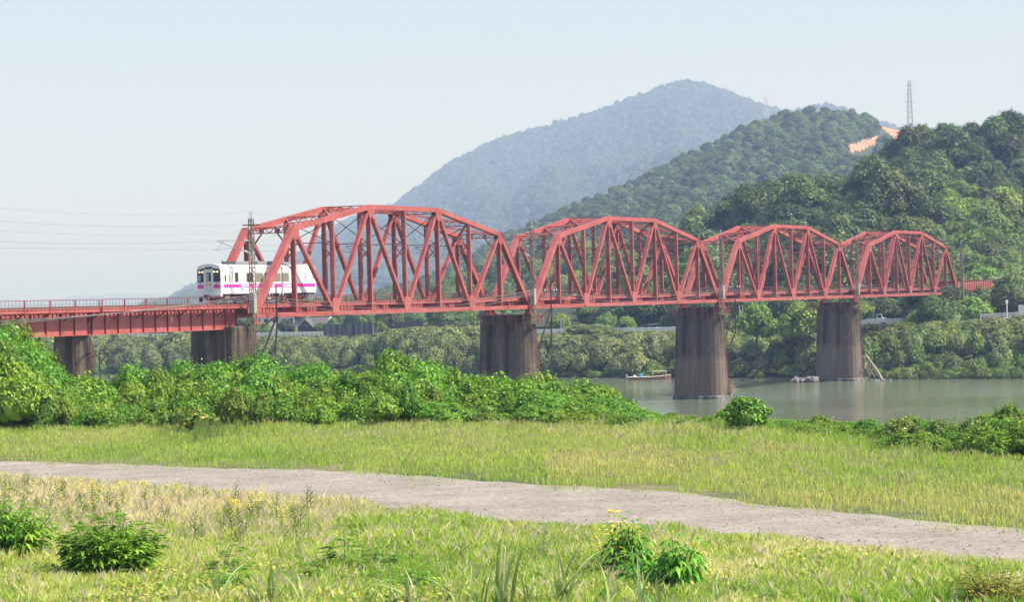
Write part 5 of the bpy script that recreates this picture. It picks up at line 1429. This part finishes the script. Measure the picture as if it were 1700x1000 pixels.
weed('tall_leafy_plant', G(1078, 985), LM['mulb'], 'low leafy plant at the foot of the tallest plant', 'plant', seed=13, stems=6, h=.75, spread=.45, per=14, lsize=.15, droop=.9)
weed('tall_leafy_plant', G(1120, 992), LM['mulb'], 'second upright dark leafy plant, right of the tallest one', 'plant', seed=4, stems=9, h=.95, spread=.36, per=24, lsize=.16, droop=1.1, bare=.1)
weed('reddish_bush', G(1655, 1012), LM['dry'], 'small bush with yellow and reddish leaves in the lower right corner', 'bush', seed=5, stems=30, h=.62, spread=.6, per=18, lsize=.13, droop=.4, asp=1.7, trio=2)
weed('pale_plant', G(573, 960), LM['pale'], 'pale green star leaved plant near the bottom centre left', 'plant', seed=6, stems=2, h=.95, spread=.12, per=12, lsize=.17, droop=.3, asp=3, bare=.35)
weed('pale_plant', G(510, 975), LM['pale'], 'lower pale green plant left of the star leaved plant', 'plant', seed=7, stems=5, h=.5, spread=.35, per=8, lsize=.17, droop=.5)
weed('pale_plant', G(362, 962), LM['pale'], 'thin pale green plant right of the large dark bush', 'plant', seed=8, stems=3, h=.85, spread=.3, per=11, lsize=.16, droop=.4)
weed('pale_plant', G(385, 990), LM['mulb'], 'dark low plant at the bottom edge right of the large bush', 'plant', seed=18, stems=6, h=.55, spread=.4, per=10, lsize=.15, droop=.6)
weed('pale_plant', G(690, 985), LM['mulb'], 'low dark leafy plant at the bottom edge, centre', 'plant', seed=9, stems=6, h=.48, spread=.4, per=10, lsize=.14, droop=.6)
weed('pale_plant', G(640, 950), LM['pale'], 'faint pale plant just left of the bottom centre reeds', 'plant', seed=10, stems=5, h=.5, spread=.4, per=9, lsize=.14, droop=.4)
# little round tree by the water
g = G(1238, 716); root = empty('small_tree', (g.x, g.y, -.05))
L = [(0, 0, .95, .55, .5, .38), (.5, 0, .85, .42, .4, .30), (-.5, .1, .80, .42, .4, .30), (.1, -.2, .50, .6, .5, .34), (-.2, .1, 1.15, .36, .34, .22), (.35, 0, 1.12, .34, .3, .2), (.85, 0, .78, .25, .28, .18), (-.92, 0, .72, .24, .24, .16), (-.4, 0, .4, .4, .4, .3), (.5, 0, .4, .4, .4, .3)]
v1, f1 = leaf_cloud(L, 4200, .062, 5, asp=2.4, droop=.5); link('crown', mesh_np('crown', v1, f1, LM['kudzu']), root)
q = MB(); q.tube([(0, 0, 0), (.03, 0, .5), (0, 0, 1.0)], .045, 7, r1=.025)
for l in L[:5]: q.tube([(0, 0, .45), (l[0]*.6, l[1]*.6, l[2]*.75), l[:3]], .022, 5, r1=.008)
q.obj('trunk', M['bark'], root); root.scale = (.92, .92, .92)
tag(root, 'little round topped tree standing alone at the water edge', 'tree')
weed('slim_weed', G(1327, 716), LM['pale'], 'slim solitary weed standing right of the little round tree', 'plant', seed=14, stems=1, h=.95, spread=.03, per=26, lsize=.10, droop=.3, asp=2)

# tall thin weeds and yellow flowered stems (many, each its own object)
def thin_mesh(k, seed, flowers):
    mb, Q, F = weed_mesh('x', seed=seed, stems=1, h=1.0, spread=.05, per=54, lsize=.085, droop=-.5, asp=2.6, trio=1, bare=.12)
    me = bpy.data.meshes.new(f'thin_weed_{k}_{int(flowers)}'); V = mb.v + [tuple(q) for q in Q]; o = len(mb.v)
    FF = mb.f + [tuple(int(i) + o for i in f) for f in F]; mi = [0]*len(mb.f) + [1]*len(F)
    if flowers:
        rs = np.random.RandomState(seed)
        for j in range(9):
            c = np.array([rs.uniform(-.09, .09), rs.uniform(-.09, .09), rs.uniform(.72, 1.05)])
            for a in range(4):
                t = a*1.57 + .3; o = len(V); d = np.array([math.cos(t), math.sin(t), .5])*.042; e = np.array([-math.sin(t), math.cos(t), 0])*.024
                V += [tuple(c), tuple(c + d*.7 + e), tuple(c + d*1.1), tuple(c + d*.7 - e)]; FF.append((o, o+1, o+2, o+3)); mi.append(2)
    me.from_pydata(V, [], FF)
    for m_ in (M['weedstem'], LM['pale' if k % 2 else 'scrub2'], M['yellow']): me.materials.append(m_)
    me.polygons.foreach_set('material_index', mi); return me
LM['scrub2'] = leaf_mat('thin_weed_leaves', (.07,.13,.02), (.16,.25,.04), (.30,.26,.06), tr=.35, objvar=.2)
TW = [thin_mesh(k, 200+k, False) for k in range(4)]; FW = [thin_mesh(k, 220+k, True) for k in range(3)]
r3 = random.Random(99)
def thinweed(px, py, h, fl=False, group='', lab=None):
    o = link('evening_primrose' if fl else 'tall_weed', r3.choice(FW if fl else TW)); o.location = G(px, py); o.scale = (h*1.1, h*1.1, h); o.rotation_euler = (r3.uniform(-.08, .08), r3.uniform(-.08, .08), r3.uniform(0, 6))
    side = 'left' if px < 560 else 'middle' if px < 980 else 'right'
    if lab: tag(o, lab, 'weed', lab + 's group'.replace('s group', ', group'))
    elif fl: tag(o, f'thin stem with small yellow flowers in the {side} foreground grass', 'flower', f'yellow flowered stems in the {side} foreground')
    else: tag(o, f'thin upright green weed in the {side} foreground grass', 'weed', f'thin weeds in the {side} foreground')
for k in range(95): px = r3.uniform(-30, 520); thinweed(px, interp(px, BOTE) + r3.uniform(28, 95) , r3.uniform(.5, 1.05))
for k in range(52): px = r3.choice((r3.uniform(90, 300), r3.uniform(360, 490), r3.uniform(0, 500))); thinweed(px, interp(px, BOTE) + r3.uniform(32, 85), r3.uniform(.45, .8), True)
for k in range(16): px = r3.uniform(740, 930); thinweed(px, r3.uniform(935, 975), r3.uniform(.45, .75))
for k in range(12): px = r3.uniform(990, 1060); thinweed(px, r3.uniform(925, 975), r3.uniform(.6, .9), True)
thinweed(1022, 948, 1.15, True); thinweed(1006, 955, .95, True)
for k in range(10): thinweed(r3.uniform(540, 720), r3.uniform(880, 925), r3.uniform(.35, .55), r3.random() < .5)
for k in range(14): thinweed(r3.uniform(1180, 1650), r3.uniform(950, 1010), r3.uniform(.3, .5))
for px, py, h in ((55, 815, .55), (165, 815, .55), (38, 815, .5), (127, 812, .5), (210, 830, .6), (345, 828, .55)): thinweed(px, py, h)

for k in range(90): thinweed(r3.gauss(345, 38), r3.uniform(712, 738), r3.uniform(.6, 1.0), lab='thin green weed in the tall tuft at the front of the left thicket')
for k in range(40): thinweed(r3.uniform(420, 1050), r3.uniform(708, 724), r3.uniform(.4, .7), lab='thin green weed at the foot of the near hedge')
for k in range(70): thinweed(r3.uniform(1090, 1700), 706 + 26*r3.random() + (20 if k % 2 else 0), r3.uniform(.4, .75), lab='thin green weed along the near water edge at right')
# reed clumps along the bottom edge: each strap leaf a part
M['reed'] = leaf_mat('reed_blade', (.20,.33,.08), (.34,.46,.16), (.55,.56,.32), tr=.3, objvar=.25)
M['reed_dry'] = leaf_mat('dry_reed_blade', (.42,.36,.20), (.55,.48,.28), None, tr=.3, objvar=.2)
def strap(seed, L, w, lean):
    rs = random.Random(seed); V = []; F = []; n = 9
    for k in range(n + 1):
        t = k/n; x = lean*L*t**2.2; z = L*(t - .32*lean*t**3); ww = w*(1 - t**2.4)*.5 + .001
        V += [(x, -ww, z), (x, 0, z - w*.18), (x, ww, z)]
    for k in range(n): a = 3*k; F += [(a, a+1, a+4, a+3), (a+1, a+2, a+5, a+4)]
    me = bpy.data.meshes.new('strap'); me.from_pydata(V, [], F); me.materials.append(M['reed']); return me
STR = [strap(k, 1.0, .045, (.15, .3, .5, .75, .95)[k]) for k in range(5)]
STRD = []
for s in STR: c = s.copy(); c.materials.clear(); c.materials.append(M['reed_dry']); STRD.append(c)
reeds = [(300, 1012, .55, 7), (362, 1015, .8, 9), (410, 1022, .6, 8), (447, 1020, .95, 13), (500, 1022, .7, 9), (560, 1018, .45, 6), (610, 1020, .55, 8), (655, 1020, .75, 9), (690, 1024, .8, 12), (752, 1018, .75, 10), (790, 1022, .7, 9), (838, 1020, .95, 13), (880, 1020, .75, 10), (935, 1018, 1.05, 14), (1000, 1024, .7, 8), (1068, 1020, .85, 10), (1100, 1024, .6, 7), (1195, 1020, .7, 7), (1278, 1016, .75, 7), (120, 1020, .5, 7), (215, 1018, .5, 8), (40, 1022, .5, 6)]
reeds.sort(); ORD = {}; ON = ['first', 'second', 'third', 'fourth', 'fifth', 'sixth', 'seventh', 'eighth', 'ninth', 'tenth']
for i, (px, py, h, n) in enumerate(reeds):
    root = empty('reed_clump', G(px, py), 0)
    for k in range(n):
        dry = r3.random() < (.5 if px in (690, 215, 120, 410) else .16)
        lf = link('leaf', r3.choice(STRD if dry else STR), root); s = 1.3*h*r3.uniform(.6, 1.1); lf.scale = (s, s*1.15, s); lf.rotation_euler = (r3.uniform(-.1, .1), r3.uniform(-.05, .15), r3.uniform(0, 6.28)); lf.location = (r3.uniform(-.12, .12), r3.uniform(-.12, .12), -.03)
    where = f'below the large dark bush' if px < 330 else 'left of the bottom centre' if px < 640 else 'at the bottom centre' if px < 980 else 'right of the bottom centre'
    kk = (h > .78, where); ORD[kk] = ORD.get(kk, -1) + 1
    tag(root, f'{ON[ORD[kk]]} {"tall" if h > .78 else "short"} reed clump from the left, bottom edge, {where}', 'reeds', f'{"tall" if h > .78 else "short"} reed clumps {where}')

# ------------------------------------------------------------------ grass
def npG(px, py):
    c, s = math.cos(ROLL), math.sin(ROLL); u, v = px - 850, py - 500
    u0 = c*u - s*v; v0 = s*u + c*v; b = -v0/FPX - PIT; Y = -CZ/b; return u0/FPX*Y, Y
def grass_mat():
    m, n, b = mat('grass_blades'); at = nd(n, 'ShaderNodeAttribute', attribute_name='Col')
    n.links.new(at.outputs['Color'], b.inputs['Base Color']); b.inputs['Roughness'].default_value = .7; b.inputs['Specular IOR Level'].default_value = .25
    t = nd(n, 'ShaderNodeBsdfTranslucent'); ms = nd(n, 'ShaderNodeMixShader'); ms.inputs[0].default_value = .5
    n.links.new(at.outputs['Color'], t.inputs[0]); n.links.new(b.outputs[0], ms.inputs[1]); n.links.new(t.outputs[0], ms.inputs[2]); n.links.new(ms.outputs[0], n.nodes['Material Output'].inputs[0]); return m
M['grass'] = grass_mat()
def edge_y(px, tab): return np.interp(px, [p[0] for p in tab], [p[1] for p in tab])
def blades(x, y, h, w, col, lean, rs, z0=0.0):
    n = len(x); a = rs.rand(n)*2*np.pi; ca, sa = np.cos(a), np.sin(a); la = rs.rand(n)*2*np.pi; lx, ly = np.cos(la)*lean*h, np.sin(la)*lean*h
    V = np.zeros((n, 4, 3), np.float32)
    V[:, 0] = np.stack([x - ca*w/2, y - sa*w/2, np.full(n, z0 - .02)], 1); V[:, 1] = np.stack([x + ca*w/2, y + sa*w/2, np.full(n, z0 - .02)], 1)
    V[:, 2] = np.stack([x + lx*.4 + ca*w*.38, y + ly*.4 + sa*w*.38, h*.62], 1); V[:, 3] = np.stack([x + lx, y + ly, h*(1 - .25*lean)], 1)
    C4 = np.repeat(col[:, None, :], 4, 1); return V.reshape(-1, 3), np.arange(4*n).reshape(-1, 4), C4.reshape(-1, 3)
def pick(cols, f, rs):
    """blend along a palette by f in 0..1 with jitter"""
    c = np.array(cols); f = np.clip(f + .22*rs.randn(len(f)), 0, .999)*(len(c) - 1); i = f.astype(int); t = (f - i)[:, None]
    return (c[i]*(1-t) + c[i+1]*t)*(.8 + .4*rs.rand(len(f)))[:, None]
def grass(seed, n, ya, yb, fn, name, label):
    rs = np.random.RandomState(seed); Y = np.sqrt(rs.uniform(ya**2, yb**2, n)) if False else ya + (yb-ya)*rs.rand(n)**.9
    X = (rs.rand(n)*2 - 1)*(.225*Y + 3)
    px = 850 + FPX*X/Y; py = 497.7 - .02557*(px-850) + FPX*CZ/Y
    V, F, Cc = fn(X, Y, px, py, rs)
    tag(link(name, mesh_np(name, V, F, M['grass'], Cc)), label, kind='stuff')
def far_fn(X, Y, px, py, rs):
    te = edge_y(px, TOPE); n1 = fbm(X*.8, Y*.35, 3); n2 = fbm(X*.12+50, Y*.06+7, 4); n3 = fbm(X*.5+9, Y*.2+3, 3); n4 = fbm(X*1.5+5, Y*.6+1, 3)
    d = te - py                                  # image rows above the path's far edge
    ed = edge_y(px, EDGE)
    bare = (fbm(X*.9+3, Y*.5+8, 3) > .56) & (d < 18) & (px > 480)
    keep = (d + 26*(n1-.5) > -1) & (Y < ed + 3.5) & ~bare & (rs.rand(len(X)) < np.clip(.35 + d*.03, .35, 1))
    X, Y, px, py, n2, n3, d, ed, n4 = [a[keep] for a in (X, Y, px, py, n2, n3, d, ed, n4)]; n = len(X)
    h = (.11 + .12*n3 + .07*np.clip((Y - ed + 14)/12, 0, 1.0))*rs.uniform(.6, 1.3, n); h *= np.where(d < 8, .6, 1)*(.35 + 1.3*n4)
    f = .5*n2 + .25*n3 + .12 + .25*np.exp(-((d-35)/40)**2)*(px > 900)
    col = pick([(.28,.46,.06), (.38,.55,.075), (.48,.60,.11), (.60,.61,.16), (.68,.60,.24)], (f - .30)*2.0, rs)
    pur = rs.rand(n) < .04 + .12*((d > 60) & (n3 > .5)); col[pur] = np.array([.52,.46,.28])*rs.uniform(.8, 1.2, (pur.sum(), 1)); h[pur] *= 1.3
    return blades(X, Y, h, .017*rs.uniform(.6, 1.3, n), col, .5*rs.rand(n)**1.3, rs)
grass(1, 430000, 48, 124, far_fn, 'grass_beyond_path', 'mown yellow green grass between the gravel track and the bushes')
def near_fn(X, Y, px, py, rs):
    be = edge_y(px, BOTE); n1 = fbm(X*.8, Y*.5, 3); n2 = fbm(X*.16+20, Y*.09+40, 4); n3 = fbm(X*.6+9, Y*.3+3, 3); n4 = fbm(X*1.8+5, Y*.9+1, 3)
    d = py - be
    keep = (d + 20*(n1-.5) > 6 - 4*(px > 1250)) & (rs.rand(len(X)) < np.clip(.45 + d*.03, .3, 1))
    X, Y, px, py, n2, n3, d, n4 = [a[keep] for a in (X, Y, px, py, n2, n3, d, n4)]; n = len(X)
    h = (.10 + .24*n3)*rs.uniform(.5, 1.4, n)*np.clip(.55 + d*.012, .5, 1)*(.4 + 1.3*n4)
    straw = -.06 + .24*np.exp(-((px-150)/200)**2)*np.exp(-((py-850)/40)**2) + .25*np.exp(-((px-1400)/260)**2)*np.exp(-((py-960)/40)**2)
    f = .90*n2 + .18*n3 + .30*n4 - .09 + straw - .18*(px > 1050)*(py > 940)*(n2 < .5)
    col = pick([(.24,.43,.05), (.38,.55,.07), (.54,.64,.12), (.68,.68,.22), (.84,.76,.38), (.88,.80,.48)], (f - .28)*1.55, rs)
    pur = rs.rand(n) < .05 + .16*((py < 905) & (n2 > .45)); col[pur] = np.array([.66,.55,.40])*rs.uniform(.75, 1.25, (pur.sum(), 1)); h[pur] *= 1.25
    w = .0085*rs.uniform(.5, 1.4, n); w[pur] *= .7
    return blades(X, Y, h, w, col, .6*rs.rand(n)**1.5, rs)
grass(2, 900000, 38, 82, near_fn, 'grass_near_path', 'rough straw and green grass in front of the gravel track')
def ground_leaves():
    # broad low leaves and yellow foliage carpeting the bottom edge
    rs = np.random.RandomState(8); n = 26000; Y = rs.uniform(39, 47, n); X = (rs.rand(n)*2-1)*.23*Y; px = 850 + FPX*X/Y; k = fbm(X*.5, Y*.5+2, 3)
    keep = (k > .50 - .1*(px < 420)) & (497.7 - .02557*(px-850) + FPX*CZ/Y > edge_y(px, BOTE) + 26) ; X, Y = X[keep], Y[keep]; n = len(X); z = rs.uniform(.02, .28, n)
    p = np.stack([X, Y, z], 1); nr = unit(np.array([0, -.3, 1.]) + .6*rs.randn(n, 3)); t = unit(np.cross(nr, rs.randn(n, 3))); b = np.cross(nr, t); s = (.05*rs.uniform(.6, 1.4, n))[:, None]
    V = np.stack([p - t*s, p + b*s*.6, p + t*s, p - b*s*.6], 1).reshape(-1, 3); col = pick([(.16,.30,.04), (.34,.44,.06), (.62,.58,.12), (.66,.54,.24)], rs.rand(n)*.8, rs)
    tag(link('ground_cover', mesh_np('ground_cover', V, np.arange(4*n).reshape(-1, 4), M['grass'], np.repeat(col, 4, 0))), 'yellowing low leaves carpeting the bottom edge of the meadow', kind='stuff')
ground_leaves()
def pebbles():
    rs = np.random.RandomState(4); V = []; F = []; o = 0; base = ICO_V[:12] if False else np.array([[1,0,0],[0,1,0],[-1,0,0],[0,-1,0],[0,0,.35],[0,0,-.35]], float); bf = np.array([[0,1,4],[1,2,4],[2,3,4],[3,0,4],[1,0,5],[2,1,5],[3,2,5],[0,3,5]])
    for k in range(1800):
        px = rs.uniform(-60, 1760); t = rs.rand(); t = t if rs.rand() < .4 else (t**3 if rs.rand() < .5 else 1 - t**3)
        py = interp(px, TOPE)*(1-t) + interp(px, BOTE)*t; g = G(px, py); r = rs.uniform(.012, .032)*(1 + 1.0*(rs.rand() < .04)); a = rs.uniform(0, 3)
        q = base*r*rs.uniform(.6, 1.2, (6, 1)); q = np.stack([q[:,0]*math.cos(a)-q[:,1]*math.sin(a), q[:,0]*math.sin(a)+q[:,1]*math.cos(a), q[:,2]], 1) + np.array([g.x, g.y, .05]); V.append(q); F.append(bf + o); o += 6
    tag(link('loose_stones', mesh_np('loose_stones', np.concatenate(V), np.concatenate(F), M['stone'])), 'loose grey stones scattered over the gravel track', kind='stuff')
M['stone'] = plain('loose_stone', (.32,.285,.25), .9, 0, .45, 9)
pebbles()

# ------------------------------------------------------------------ haze
def haze():
    m = bpy.data.materials.new('haze_air'); m.use_nodes = True; n = m.node_tree; n.nodes.clear()
    pv = n.nodes.new('ShaderNodeVolumePrincipled'); pv.inputs['Color'].default_value = (.42, .57, 1.0, 1); pv.inputs['Absorption Color'].default_value = (.84, .92, 1, 1)
    pv.inputs['Density'].default_value = HAZE_DENSITY; pv.inputs['Anisotropy'].default_value = HAZE_G
    o = n.nodes.new('ShaderNodeOutputMaterial'); n.links.new(pv.outputs[0], o.inputs['Volume'])
    mb = MB(); mb.box(-17500, 17500, -17500, 17500, -14, 760)
    tag(mb.obj('haze', m), 'pale summer haze filling the valley air', kind='stuff')
haze()
